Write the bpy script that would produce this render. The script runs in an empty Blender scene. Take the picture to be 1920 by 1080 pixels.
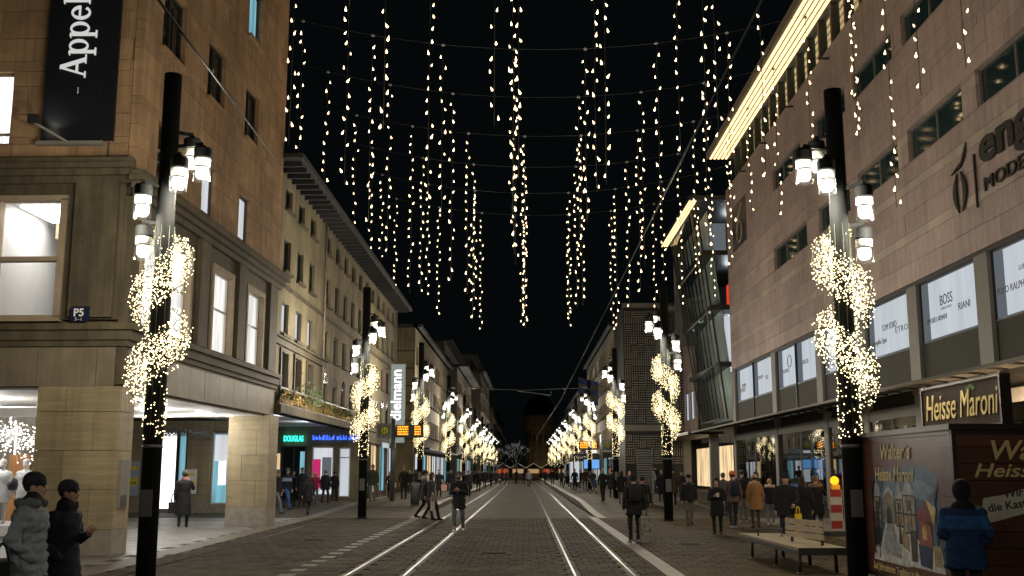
import bpy, math, random
import numpy as np
from mathutils import Vector, Matrix

# ------------------------------------------------------------------ camera, sky, exposure
scene = bpy.context.scene
COL = scene.collection
R = math.radians
random.seed(7)
CAM_H = 1.83
cam_data = bpy.data.cameras.new('camera'); cam = bpy.data.objects.new('camera', cam_data); COL.objects.link(cam)
cam_data.sensor_width = 36; cam_data.lens = 36 * 2000 / 1920; cam_data.clip_start = .1; cam_data.clip_end = 3000
cam.location = (0, 0, CAM_H); cam.rotation_euler = (R(90 + 9.676), 0, R(.706))
scene.camera = cam
world = bpy.data.worlds.new('World'); scene.world = world; world.use_nodes = True
wn = world.node_tree; bg = wn.nodes['Background']; sky = wn.nodes.new('ShaderNodeTexSky')
sky.sky_type = 'NISHITA'; sky.sun_disc = False; sky.sun_elevation = R(-4.5); sky.sun_rotation = R(160); sky.ozone_density = 2
glow = wn.nodes.new('ShaderNodeVectorMath'); glow.operation = 'ADD'; glow.inputs[1].default_value = (.065, .098, .11)   # even city glow under the night sky
wn.links.new(sky.outputs[0], glow.inputs[0]); wn.links.new(glow.outputs[0], bg.inputs[0]); bg.inputs[1].default_value = .024
sl = bpy.data.lights.new('moon', 'SUN'); sl.energy = .004; sl.angle = R(.5); sl.color = (.8, .88, 1)
so = bpy.data.objects.new('moon', sl); COL.objects.link(so); so.rotation_euler = (R(50), 0, R(160))
vs = scene.view_settings; vs.view_transform = 'Standard'; vs.look = 'None'; vs.exposure = 0; vs.gamma = 1; vs.use_curve_mapping = False
cy = scene.cycles; cy.use_denoising = True; cy.max_bounces = 6; cy.diffuse_bounces = 3; cy.glossy_bounces = 3
cy.transparent_max_bounces = 12; cy.transmission_bounces = 3; cy.sample_clamp_indirect = 3; cy.caustics_reflective = False; cy.caustics_refractive = False
cy.use_light_tree = True
LAMP = (1, .9, .74); LAMP_W = 240

# ------------------------------------------------------------------ helpers
def tag(o, label=None, cat=None, group=None, kind=None):
    if label: o['label'] = label
    if cat: o['category'] = cat
    if group: o['group'] = group
    if kind: o['kind'] = kind
    return o
def empty(name, loc=(0, 0, 0), rz=0, label=None, cat=None, group=None):
    o = bpy.data.objects.new(name, None); COL.objects.link(o); o.location = loc; o.rotation_euler = (0, 0, rz); o.empty_display_size = .2
    return tag(o, label, cat, group)
def mesh_obj(name, me, parent=None, loc=(0, 0, 0)):
    o = bpy.data.objects.new(name, me); COL.objects.link(o); o.location = loc
    if parent: o.parent = parent
    return o
def copy_tree(o, parent=None):
    c = o.copy(); COL.objects.link(c); c.parent = parent
    for ch in list(o.children): copy_tree(ch, c)
    return c
class MB:
    """collects shapes for one mesh; each face keeps a material slot"""
    def __init__(s): s.v = []; s.f = []; s.m = []; s.sm = []
    def add(s, vs, fs, m=0, smooth=False):
        b = len(s.v); s.v += [tuple(p) for p in vs]
        for f in fs: s.f.append([b + i for i in f]); s.m.append(m); s.sm.append(smooth)
        return s
    def box(s, x0, x1, y0, y1, z0, z1, m=0):
        x0, x1 = sorted((x0, x1)); y0, y1 = sorted((y0, y1)); z0, z1 = sorted((z0, z1))
        return s.add([(x0, y0, z0), (x1, y0, z0), (x1, y1, z0), (x0, y1, z0), (x0, y0, z1), (x1, y0, z1), (x1, y1, z1), (x0, y1, z1)],
                     [(3, 2, 1, 0), (4, 5, 6, 7), (0, 1, 5, 4), (1, 2, 6, 5), (2, 3, 7, 6), (3, 0, 4, 7)], m)
    def bar(s, a, b, w, h, m=0, up=(0, 0, 1)):
        a = Vector(a); b = Vector(b); d = (b - a).normalized(); x = d.cross(Vector(up))
        if x.length < 1e-4: x = d.cross(Vector((1, 0, 0)))
        x.normalize(); y = x.cross(d); vs = []
        for p in (a, b):
            for i, j in ((-1, -1), (1, -1), (1, 1), (-1, 1)): vs.append(p + x * i * w / 2 + y * j * h / 2)
        return s.add(vs, [(0, 1, 2, 3), (7, 6, 5, 4), (0, 4, 5, 1), (1, 5, 6, 2), (2, 6, 7, 3), (3, 7, 4, 0)], m)
    def tube(s, pts, r, n=8, m=0, caps=True):
        pts = [Vector(p) for p in pts]; k = len(pts); rs = r if isinstance(r, (list, tuple)) else [r] * k; vs = []; px = None
        for i, p in enumerate(pts):
            d = (pts[min(i + 1, k - 1)] - pts[max(i - 1, 0)]).normalized()
            if px is None: px = d.cross(Vector((0, 0, 1)) if abs(d.z) < .9 else Vector((1, 0, 0))).normalized()
            px = (px - d * px.dot(d)).normalized(); py = d.cross(px)
            for j in range(n):
                a = 2 * math.pi * j / n; vs.append(p + (px * math.cos(a) + py * math.sin(a)) * rs[i])
        fs = [(i * n + j, i * n + (j + 1) % n, (i + 1) * n + (j + 1) % n, (i + 1) * n + j) for i in range(k - 1) for j in range(n)]
        s.add(vs, fs, m, True)
        if caps:
            b = len(s.v) - k * n
            s.f += [[b + j for j in reversed(range(n))], [b + (k - 1) * n + j for j in range(n)]]; s.m += [m, m]; s.sm += [False, False]
        return s
    def lathe(s, prof, c=(0, 0, 0), n=20, m=0, smooth=True):
        vs = []; k = len(prof)
        for r, z in prof:
            for j in range(n):
                a = 2 * math.pi * j / n; vs.append((c[0] + r * math.cos(a), c[1] + r * math.sin(a), c[2] + z))
        return s.add(vs, [(i * n + j, i * n + (j + 1) % n, (i + 1) * n + (j + 1) % n, (i + 1) * n + j) for i in range(k - 1) for j in range(n)], m, smooth)
    def prism(s, poly, o, ux, uy, n, t, m=0):
        """flat polygon (2d) in the plane o + a*ux + b*uy, extruded by t along n"""
        o = Vector(o); ux = Vector(ux); uy = Vector(uy); n = Vector(n); k = len(poly)
        a = [o + ux * p[0] + uy * p[1] for p in poly]; b = [p + n * t for p in a]
        return s.add(a + b, [list(range(k))[::-1], list(range(k, 2 * k))] + [(i, (i + 1) % k, k + (i + 1) % k, k + i) for i in range(k)], m)
    def build(s, name, mats, parent=None, loc=(0, 0, 0)):
        me = s.mesh(name, mats); return mesh_obj(name, me, parent, loc)
    def mesh(s, name, mats):
        me = bpy.data.meshes.new(name); me.from_pydata(s.v, [], s.f)
        for mt in (mats if isinstance(mats, (list, tuple)) else [mats]): me.materials.append(mt)
        me.polygons.foreach_set('material_index', s.m); me.polygons.foreach_set('use_smooth', s.sm); me.update()
        return me
_cube = {}
def cube(name, mn, mx, mat, parent=None, ploc=(0, 0, 0)):
    """one box piece; every piece of a material shares one mesh"""
    if mat.name not in _cube: _cube[mat.name] = MB().box(-.5, .5, -.5, .5, -.5, .5).mesh('block_' + mat.name, mat)
    o = mesh_obj(name, _cube[mat.name], parent)
    o.location = [(mn[i] + mx[i]) / 2 - ploc[i] for i in range(3)]; o.scale = [max(abs(mx[i] - mn[i]), 1e-4) for i in range(3)]
    return o
# ------------------------------------------------------------------ materials
def mat_new(name):
    m = bpy.data.materials.new(name); m.use_nodes = True; nt = m.node_tree; return m, nt, nt.nodes['Principled BSDF']
def L(nt, a, b): nt.links.new(a, b)
def pmat(name, col, rough=.6, metal=0, var=.18, scale=2.5, rnd=0., bump=0., bscale=60, spec=.5, island=False, stretch=None, dirt=0., streak=0.):
    m, nt, b = mat_new(name); N = nt.nodes.new
    geo = N('ShaderNodeNewGeometry'); vec = geo.outputs['Position']
    if stretch:
        mp = N('ShaderNodeMapping'); mp.inputs['Scale'].default_value = stretch; L(nt, vec, mp.inputs[0]); vec = mp.outputs[0]
    no = N('ShaderNodeTexNoise'); no.inputs['Scale'].default_value = scale; no.inputs['Detail'].default_value = 6; no.inputs['Roughness'].default_value = .62; L(nt, vec, no.inputs[0])
    mr = N('ShaderNodeMapRange'); mr.inputs[1].default_value = .3; mr.inputs[2].default_value = .7; mr.inputs[3].default_value = 1 - var; mr.inputs[4].default_value = 1 + var; L(nt, no.outputs[0], mr.inputs[0])
    fac = mr.outputs[0]
    if rnd:
        if island: src = geo.outputs['Random Per Island']
        else: src = N('ShaderNodeObjectInfo').outputs['Random']
        m2 = N('ShaderNodeMapRange'); m2.inputs[3].default_value = 1 - rnd; m2.inputs[4].default_value = 1 + rnd; L(nt, src, m2.inputs[0])
        mu = N('ShaderNodeMath'); mu.operation = 'MULTIPLY'; L(nt, fac, mu.inputs[0]); L(nt, m2.outputs[0], mu.inputs[1]); fac = mu.outputs[0]
    if dirt:
        n3 = N('ShaderNodeTexNoise'); n3.inputs['Scale'].default_value = .45; n3.inputs['Detail'].default_value = 5; L(nt, geo.outputs['Position'], n3.inputs[0])
        m3 = N('ShaderNodeMapRange'); m3.inputs[1].default_value = .38; m3.inputs[2].default_value = .62; m3.inputs[3].default_value = 1 - dirt; m3.inputs[4].default_value = 1 + dirt * .4; L(nt, n3.outputs[0], m3.inputs[0])
        mu = N('ShaderNodeMath'); mu.operation = 'MULTIPLY'; L(nt, fac, mu.inputs[0]); L(nt, m3.outputs[0], mu.inputs[1]); fac = mu.outputs[0]
    if streak:
        mp2 = N('ShaderNodeMapping'); mp2.inputs['Scale'].default_value = (2.4, 2.4, .16); L(nt, geo.outputs['Position'], mp2.inputs[0])
        n4 = N('ShaderNodeTexNoise'); n4.inputs['Scale'].default_value = 1.6; n4.inputs['Detail'].default_value = 7; n4.inputs['Roughness'].default_value = .7; L(nt, mp2.outputs[0], n4.inputs[0])
        m4 = N('ShaderNodeMapRange'); m4.inputs[1].default_value = .42; m4.inputs[2].default_value = .66; m4.inputs[3].default_value = 1.06; m4.inputs[4].default_value = 1 - streak; L(nt, n4.outputs[0], m4.inputs[0])
        mu = N('ShaderNodeMath'); mu.operation = 'MULTIPLY'; L(nt, fac, mu.inputs[0]); L(nt, m4.outputs[0], mu.inputs[1]); fac = mu.outputs[0]
    vm = N('ShaderNodeVectorMath'); vm.operation = 'SCALE'; vm.inputs[0].default_value = col; L(nt, fac, vm.inputs['Scale']); L(nt, vm.outputs[0], b.inputs['Base Color'])
    b.inputs['Roughness'].default_value = rough; b.inputs['Metallic'].default_value = metal; b.inputs['Specular IOR Level'].default_value = spec
    if bump:
        n2 = N('ShaderNodeTexNoise'); n2.inputs['Scale'].default_value = bscale; n2.inputs['Detail'].default_value = 4; L(nt, vec, n2.inputs[0])
        bp = N('ShaderNodeBump'); bp.inputs['Strength'].default_value = bump; bp.inputs['Distance'].default_value = .02; L(nt, n2.outputs[0], bp.inputs['Height']); L(nt, bp.outputs[0], b.inputs['Normal'])
    return m
def emat(name, col, strength, sample=True, wave=0., wscale=6.):
    m = bpy.data.materials.new(name); m.use_nodes = True; nt = m.node_tree; nt.nodes.clear()
    e = nt.nodes.new('ShaderNodeEmission'); o = nt.nodes.new('ShaderNodeOutputMaterial'); e.inputs[0].default_value = (*col, 1); e.inputs[1].default_value = strength; L(nt, e.outputs[0], o.inputs[0])
    if wave:   # curtain folds, shelves and people behind a lit pane
        g = nt.nodes.new('ShaderNodeNewGeometry'); w = nt.nodes.new('ShaderNodeTexNoise'); mp = nt.nodes.new('ShaderNodeMapping'); mp.inputs['Scale'].default_value = (1, 1, .12)
        w.inputs['Scale'].default_value = wscale; w.inputs['Detail'].default_value = 3; L(nt, g.outputs['Position'], mp.inputs[0]); L(nt, mp.outputs[0], w.inputs[0])
        r = nt.nodes.new('ShaderNodeMapRange'); r.inputs[1].default_value = .35; r.inputs[2].default_value = .65; r.inputs[3].default_value = strength * (1 - wave); r.inputs[4].default_value = strength * (1 + wave); L(nt, w.outputs[0], r.inputs[0]); L(nt, r.outputs[0], e.inputs[1])
    if not sample: m.cycles.emission_sampling = 'NONE'
    return m
def glass(name, tint=(1, 1, 1), refl=.12, rough=.02, top=.85):
    m = bpy.data.materials.new(name); m.use_nodes = True; nt = m.node_tree; nt.nodes.clear(); N = nt.nodes.new
    t = N('ShaderNodeBsdfTransparent'); t.inputs[0].default_value = (*tint, 1); g = N('ShaderNodeBsdfGlossy'); g.inputs['Roughness'].default_value = rough
    lw = N('ShaderNodeLayerWeight'); lw.inputs[0].default_value = .25; mr = N('ShaderNodeMapRange'); mr.inputs[3].default_value = refl; mr.inputs[4].default_value = top; L(nt, lw.outputs['Fresnel'], mr.inputs[0])
    mx = N('ShaderNodeMixShader'); o = N('ShaderNodeOutputMaterial'); L(nt, mr.outputs[0], mx.inputs[0]); L(nt, t.outputs[0], mx.inputs[1]); L(nt, g.outputs[0], mx.inputs[2]); L(nt, mx.outputs[0], o.inputs[0])
    return m
def paving(name, col, bw, bh, rough=.5, mortar=.35, rot=0):
    """brick texture in world metres for paving too far off to build stone by stone"""
    m, nt, b = mat_new(name); N = nt.nodes.new; g = N('ShaderNodeNewGeometry'); br = N('ShaderNodeTexBrick')
    mp = N('ShaderNodeMapping'); mp.inputs['Rotation'].default_value = (0, 0, rot); L(nt, g.outputs['Position'], mp.inputs[0]); L(nt, mp.outputs[0], br.inputs[0])
    br.inputs['Scale'].default_value = 1; br.inputs['Brick Width'].default_value = bw; br.inputs['Row Height'].default_value = bh; br.inputs['Mortar Size'].default_value = .018
    br.inputs['Color1'].default_value = (*[c * .82 for c in col], 1); br.inputs['Color2'].default_value = (*[c * 1.18 for c in col], 1); br.inputs['Mortar'].default_value = (*[c * mortar for c in col], 1)
    no = N('ShaderNodeTexNoise'); no.inputs['Scale'].default_value = .6; no.inputs['Detail'].default_value = 6; L(nt, g.outputs['Position'], no.inputs[0])
    mr = N('ShaderNodeMapRange'); mr.inputs[1].default_value = .3; mr.inputs[2].default_value = .7; mr.inputs[3].default_value = .72; mr.inputs[4].default_value = 1.2; L(nt, no.outputs[0], mr.inputs[0])
    vm = N('ShaderNodeVectorMath'); vm.operation = 'SCALE'; L(nt, br.outputs[0], vm.inputs[0]); L(nt, mr.outputs[0], vm.inputs['Scale']); L(nt, vm.outputs[0], b.inputs['Base Color'])
    b.inputs['Roughness'].default_value = rough; b.inputs['Specular IOR Level'].default_value = .1
    bp = N('ShaderNodeBump'); bp.inputs['Strength'].default_value = .4; bp.inputs['Distance'].default_value = .01; bp.invert = True; L(nt, br.outputs['Fac'], bp.inputs['Height']); L(nt, bp.outputs[0], b.inputs['Normal'])
    return m
M = {}
def mk(k, *a, **kw): M[k] = pmat(k, *a, **kw)
mk('sandstone', (0.35, 0.22, 0.114), .8, streak=0.3, rnd=.16, var=.16, scale=1.6, bump=.25, bscale=25, dirt=.25, stretch=(1, 1, 2.2))
mk('sandstone_core', (.2, .15, .1), .9)
mk('travertine', (0.318, 0.255, 0.15), .55, streak=0.18, rnd=.1, var=.2, scale=2.2, stretch=(.5, .5, 5), dirt=.15)
mk('fascia', (.2, .165, .11), .55, streak=.2, rnd=.12, var=.15, scale=2.2, dirt=.15)
mk('plinth', (.27, .235, .19), .6, rnd=.08, var=.22, scale=6)
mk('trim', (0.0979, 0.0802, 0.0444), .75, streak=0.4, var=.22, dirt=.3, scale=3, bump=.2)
mk('plaster', (0.241, 0.203, 0.121), .85, streak=0.35, var=.14, scale=1.2, dirt=.3, bump=.15, bscale=30)
mk('plaster_pale', (0.192, 0.173, 0.139), .85, streak=0.35, var=.12, scale=1.2, dirt=.25)
mk('plaster_grey', (0.18, 0.174, 0.159), .85, streak=0.35, var=.12, scale=1.2, dirt=.25)
mk('redstone', (.455, .35, .315), .6, streak=0.16, rnd=.1, var=.1, scale=2.5, dirt=.12, bump=.08)
mk('redstone_pale', (.5, .415, .345), .6, rnd=.12, var=.1, scale=2.5, dirt=.12)
mk('joint', (.05, .04, .03), .9)
mk('metal_grey', (.2, .19, .165), .6, metal=.0, var=.08)
mk('frame_dark', (.025, .025, .025), .45, var=.1)
mk('frame_stone', (.34, .27, .18), .7)
mk('frame_white', (.6, .58, .53), .5, var=.05)
mk('spandrel', (.045, .045, .036), .7, var=.08, spec=.2)
mk('pole', (.01, .011, .011), .75, var=.15, spec=.12)
mk('pole_grey', (.11, .115, .115), .42, metal=.3, var=.1)
mk('roof', (.03, .03, .032), .8)
mk('white_ceiling', (.75, .74, .7), .7, var=.04)
mk('white_paint', (.75, .75, .73), .5, var=.05)
mk('black', (.012, .012, .012), .5, var=.1)
mk('wood', (.33, .26, .17), .6, rnd=.12, var=.3, scale=9, stretch=(1, .15, 1))
mk('rail', (.26, .235, .17), .32, metal=1, var=.25, scale=3)
mk('groove', (.012, .012, .012), .7)
mk('paver', (0.0421, 0.0328, 0.018), .8, spec=.1, rnd=.3, island=True, var=.14, scale=5, dirt=.3, bump=.15, bscale=80)
mk('paver_piece', (0.0421, 0.0328, 0.018), .8, spec=.1, rnd=.3, var=.14, scale=5, dirt=.3, bump=.15, bscale=80)
mk('paver_warm', (0.0533, 0.0397, 0.019), .8, spec=.1, rnd=.24, island=True, var=.14, scale=5, dirt=.25, bump=.15, bscale=80)
mk('paver_warm_piece', (0.0533, 0.0397, 0.019), .8, spec=.1, rnd=.24, var=.14, scale=5, dirt=.25, bump=.15, bscale=80)
mk('slab', (0.162, 0.153, 0.135), .5, rnd=.16, var=.12, scale=4, dirt=.2, island=True)
mk('slab_piece', (0.162, 0.153, 0.135), .5, rnd=.16, var=.12, scale=4, dirt=.2)
mk('kerb', (.092, .074, .046), .6, rnd=.1, var=.15, scale=5, dirt=.2)
mk('bed', (.035, .03, .022), .9)
mk('dash', (.056, .049, .034), .6, rnd=.12, var=.2, scale=6)
mk('gold', (.5, .35, .12), .4, metal=.7, var=.4, scale=9)
mk('asphalt', (.05, .048, .045), .8)
mk('orange_wood', (.38, .17, .05), .5, var=.3, scale=5, stretch=(3, 3, .3))
mk('canopy', (.14, .125, .105), .6, var=.15)
mk('red_cloth', (.5, .02, .03), .7)
M['dark_glass'] = pmat('dark_glass', (.012, .016, .017), .06, var=.1, spec=.9)
M['blue_glass'] = pmat('blue_glass', (.02, .042, .045), .08, var=.25, scale=.6, spec=.8)
M['glass'] = glass('glass'); M['glass_lamp'] = glass('glass_lamp', (.95, .97, .95), .05, .25, .4); M['glass_green'] = glass('glass_green', (.8, .88, .87), .07, .05, .35)
M['glass_shop'] = glass('glass_shop', (.8, .82, .8), .22, .01)
M['road_far'] = paving('road_far', (.055, .046, .03), .30, .50, .72)
M['walk_far'] = paving('walk_far', (.075, .062, .04), .40, .50, .72)
M['lit_white'] = emat('lit_white', (.93, .96, 1), .72, wave=.12, wscale=2)
M['lit_cool'] = emat('lit_cool', (.86, .93, 1), .62, wave=.08, wscale=1.2)
M['lit_grey'] = emat('lit_grey', (.8, .9, 1), .14)
M['lit_room'] = emat('lit_room', (1, .97, .93), .85, wave=.3, wscale=2.5)
M['lit_bright'] = emat('lit_bright', (1, .98, .95), 2.2, wave=.25, wscale=2.5)
M['lit_curtain'] = emat('lit_curtain', (1, .97, .98), 1.3, wave=.35, wscale=9)
M['lit_warm'] = emat('lit_warm', (1, .72, .4), .9, wave=.45, wscale=4)
M['lit_teal'] = emat('lit_teal', (.35, .8, .95), .5, wave=.4, wscale=3)
M['lit_blue'] = emat('lit_blue', (.18, .45, 1), .9)
M['lamp_core'] = emat('lamp_core', (1, .96, .86), 2.6)
M['led'] = emat('led', (1, .8, .43), 6.5)
M['bulb'] = emat('bulb', (1, .7, .36), 8)
M['led_white'] = emat('led_white', (1, .95, .88), 5)
M['strip_warm'] = emat('strip_warm', (1, .68, .32), 2.3)
M['neon_teal'] = emat('neon_teal', (.05, .95, .75), 1.8)
M['neon_blue'] = emat('neon_blue', (.05, .14, 1), 2.2)
M['amber'] = emat('amber', (1, .33, .02), 2.5)
M['downlight'] = emat('downlight', (1, .97, .9), 6)
def point(parent, loc, power, col=LAMP, r=.12, spot=None, rot=None):
    d = bpy.data.lights.new('lamp_light', 'SPOT' if spot else 'POINT'); d.energy = power; d.color = col; d.shadow_soft_size = r
    if spot: d.spot_size = spot; d.spot_blend = .6
    o = bpy.data.objects.new('lamp_light', d); COL.objects.link(o); o.location = loc
    if rot: o.rotation_euler = rot
    if parent: o.parent = parent
    return o
def text(name, s, size, mat, o, n, parent=None, ext=.01, shear=0, sx=1, align='LEFT', up=(0, 0, 1), ploc=(0, 0, 0), bold=0., spacing=1.):
    """letters as a thin mesh lying in the plane with outward normal n"""
    c = bpy.data.curves.new(name, 'FONT'); c.body = s; c.size = size; c.extrude = ext; c.shear = shear; c.align_x = align; c.resolution_u = 3; c.offset = bold; c.space_character = spacing
    t = bpy.data.objects.new(name, c); COL.objects.link(t); dg = bpy.context.evaluated_depsgraph_get(); me = bpy.data.meshes.new_from_object(t.evaluated_get(dg)); bpy.data.objects.remove(t)
    me.materials.clear(); me.materials.append(mat); n = Vector(n).normalized(); u = Vector(up).normalized(); r = u.cross(n).normalized()
    mm = Matrix((r * sx, u, n)).transposed().to_4x4(); me.transform(Matrix.Translation(Vector(o) - Vector(ploc)) @ mm); me.name = name
    return mesh_obj(name, me, parent)
# ------------------------------------------------------------------ ground
def ramp(y, a, b): t = min(max((y - a) / (b - a), 0), 1); return t * t * (3 - 2 * t)
PH = .22
def gh(x, y):
    if x < -4.2: return PH * ramp(y, 42, 58)
    if x > 2.8: return PH * ramp(y, 44, 60)
    return 0.
def sheet(name, x0, x1, ys, mat, z0=0., prof=None, xs=None):
    mb = MB(); n = len(ys); vs = []
    for y in ys:
        z = z0 + (prof(y) if prof else 0)
        xa, xb = xs(y) if xs else (x0, x1); vs += [(xa, y, z), (xb, y, z)]
    mb.add(vs, [(2 * i, 2 * i + 1, 2 * i + 3, 2 * i + 2) for i in range(n - 1)])
    return tag(mb.build(name, mat), kind='structure')
YS = [42 + i for i in range(19)] + [80, 120, 200, 330]
tag(MB().add([(-600, -60, -.06), (600, -60, -.06), (600, 1200, -.06), (-600, 1200, -.06)], [(0, 1, 2, 3)]).build('ground', M['asphalt']), kind='structure')
road = sheet('road', -4.2, 2.5, [42, 60, 120, 330], M['road_far'])
road_bed = sheet('road_bed', -8.6, 8.9, [-10, 20, 42], M['bed'], -.016)
pl = lambda y: PH * ramp(y, 42, 58)
pr = lambda y: PH * ramp(y, 44, 60)
walk_l = sheet('pavement', -20, -4.2, YS, M['walk_far'], 0, pl)
walk_r = sheet('pavement', 2.8, 30, YS, M['walk_far'], 0, pr)
sheet('pavement', -30, -8.6, [-10, 20, 42], M['bed'], -.02)
sheet('pavement', 8.9, 30, [-10, 20, 42], M['bed'], -.02)
for s, x, p in ((-1, -4.2, pl), (1, 2.8, pr)):      # platform edges: a kerb stone row that rises with the platform
    mb = MB(); vs = []
    for y in YS:
        z = p(y); w = .32
        vs += [(x - s * .02, y, -.01), (x - s * .02, y, z + .006), (x + s * w, y, z + .006)]
    mb.add(vs, [(3 * i + k, 3 * i + k + 1, 3 * i + k + 4, 3 * i + k + 3) for i in range(len(YS) - 1) for k in (0, 1)])
    tag(mb.build('platform_kerb', M['kerb']), kind='structure')
# paving stones, built one by one up to 42 m
def strip_l(y): return (-7.62 - .022 * (y - 19), -8.2 - .022 * (y - 19))
def paver_field(x0, x1, y0, y1, lx, ly, key, parent, npiece, skip=None, pick=None, name='paver'):
    mb = MB(); near = []; r = 0; y = y0; rng = random.Random(int(lx * 1000) + int(x0 * 7)); g = .012
    while y < y1 - .01:
        x = x0 - (lx / 2 if r % 2 else 0)
        while x < x1 - .02:
            a, b = max(x, x0) + g / 2, min(x + lx, x1) - g / 2; x += lx
            if b - a < .05: continue
            ya, yb = y + g / 2, min(y + ly, y1) - g / 2; h = rng.uniform(-.003, .003)
            if skip and skip((a + b) / 2, (ya + yb) / 2): continue
            if pick and len(near) < npiece and pick((a + b) / 2, y):
                near.append((a, b, ya, yb, h)); continue
            c = .006
            mb.add([(a, ya, -.03), (b, ya, -.03), (b, yb, -.03), (a, yb, -.03), (a + c, ya + c, h), (b - c, ya + c, h), (b - c, yb - c, h), (a + c, yb - c, h)],
                   [(4, 5, 6, 7), (0, 1, 5, 4), (1, 2, 6, 5), (2, 3, 7, 6), (3, 0, 4, 7)])
        y += ly; r += 1
    if mb.f: tag(mb.build(name + '_field', M[key], parent), kind='stuff')
    for a, b, ya, yb, h in near: cube(name, (a, ya, -.03), (b, yb, h + .001), M[key + '_piece'], parent)
RAILS = (-3.15, -2.13, .87, 1.91)
def railskip(x, y): return any(abs(x - r) < .1 for r in RAILS)
infr = lambda x, y: y > 18.9 and abs(x - .1) < .475 * y
paver_field(-8.9, 2.45, 13, 42, .30, .50, 'paver', road_bed, 170, lambda x, y: railskip(x, y) or x < strip_l(y)[0], infr)
paver_field(2.82, 8.4, 13, 42, .40, .50, 'paver_warm', road_bed, 60, None, infr)
paver_field(-15.5, -7.6, 13, 42, .6, .6, 'slab', walk_l, 50, lambda x, y: x > strip_l(y)[1] - .06, lambda x, y: 19.5 < y and x > -.475 * y + .3, 'slab')
paver_field(8.75, 14.0, 13, 42, .6, .6, 'slab', walk_r, 40, None, lambda x, y: 22 < y, 'slab')
for i in range(24): y = 18.0 + i * 1.0; cube('marker_stone', (-4.34, y + .01, -.03), (-4.06, y + .48, .0065), M['dash'], road_bed)
for i in range(30):           # pale stone bands between roadway and pavements
    y = 13 + i * 1.; a, b = strip_l(y); a2, b2 = strip_l(y + 1)
    MB().add([(b, y + .006, .002), (a, y + .006, .002), (a2, y + .994, .002), (b2, y + .994, .002)], [(0, 1, 2, 3)]).build('band_stone', M['kerb'], road_bed)
    cube('band_stone', (2.48, y + .005, -.03), (2.8, y + .995, .004), M['kerb'], road_bed)
    cube('band_stone', (8.43, y + .005, -.03), (8.72, y + .995, .004), M['kerb'], road_bed)
sheet('pale_band', 0, 0, YS, M['kerb'], .004, pl, lambda y: (-8.75, -8.2))
sheet('pale_band', 0, 0, YS, M['kerb'], .004, pr, lambda y: (8.43, 8.72))
mb = MB(); mb.tube([(-7.05, 14, .004), (-7.1, 28, .004), (-7.45, 42, .004)], .02, 6); tag(mb.build('drain_slot', M['groove']), kind='structure')
for nm, ra, rb in (('left', RAILS[0], RAILS[1]), ('right', RAILS[2], RAILS[3])):
    t = empty('tram_track', (0, 0, 0), 0, 'pair of shiny steel tram rails set in the paving, %s track' % nm, 'tram track', 'tram tracks')
    for x in (ra, rb):
        pts = [(x, 5), (x, 80), (x - .15, 130), (x - 1.2, 200), (x - 4, 300)]
        vs = []; gs = []
        for (px, y) in pts: vs += [(px - .019, y, .007), (px + .019, y, .007)]; gs += [(px - .1, y, .001), (px + .1, y, .001)]
        q = [(2 * i, 2 * i + 1, 2 * i + 3, 2 * i + 2) for i in range(len(pts) - 1)]
        r = MB().add(vs, q).build('rail', M['rail'], t); MB().add(gs, q).build('groove', M['groove'], r)

# ------------------------------------------------------------------ facade kit
def fb(P, a0, a1, z0, z1, w0, w1):
    ax, pos, s = P; p, q = sorted((pos + s * w0, pos + s * w1))
    return ((p, a0, z0), (q, a1, z1)) if ax == 'x' else ((a0, p, z0), (a1, q, z1))
def fbox(mb, P, a0, a1, z0, z1, w0, w1, m=0):
    mn, mx = fb(P, a0, a1, z0, z1, w0, w1); mb.box(mn[0], mx[0], mn[1], mx[1], mn[2], mx[2], m)
def minus(a0, a1, z0, z1, holes, zc=()):
    zs = sorted({z0, z1, *[z for h in holes for z in h[2:4] if z0 < z < z1], *[z for z in zc if z0 < z < z1]}); out = []
    for za, zb in zip(zs, zs[1:]):
        x = a0
        for h in sorted([h for h in holes if h[2] < zb - 1e-6 and h[3] > za + 1e-6]):
            if h[0] > x: out.append((x, min(h[0], a1), za, zb))
            x = max(x, h[1])
        if x < a1: out.append((x, a1, za, zb))
    return out
def wall(P, a0, a1, z0, z1, holes, w0, w1, mat, parent, ploc, name='wall'):
    mb = MB()
    for r in minus(a0, a1, z0, z1, holes): fbox(mb, P, r[0], r[1], r[2], r[3], w0, w1)
    mb.v = [(x - ploc[0], y - ploc[1], z - ploc[2]) for x, y, z in mb.v]
    return mb.build(name, mat, parent)
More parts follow.
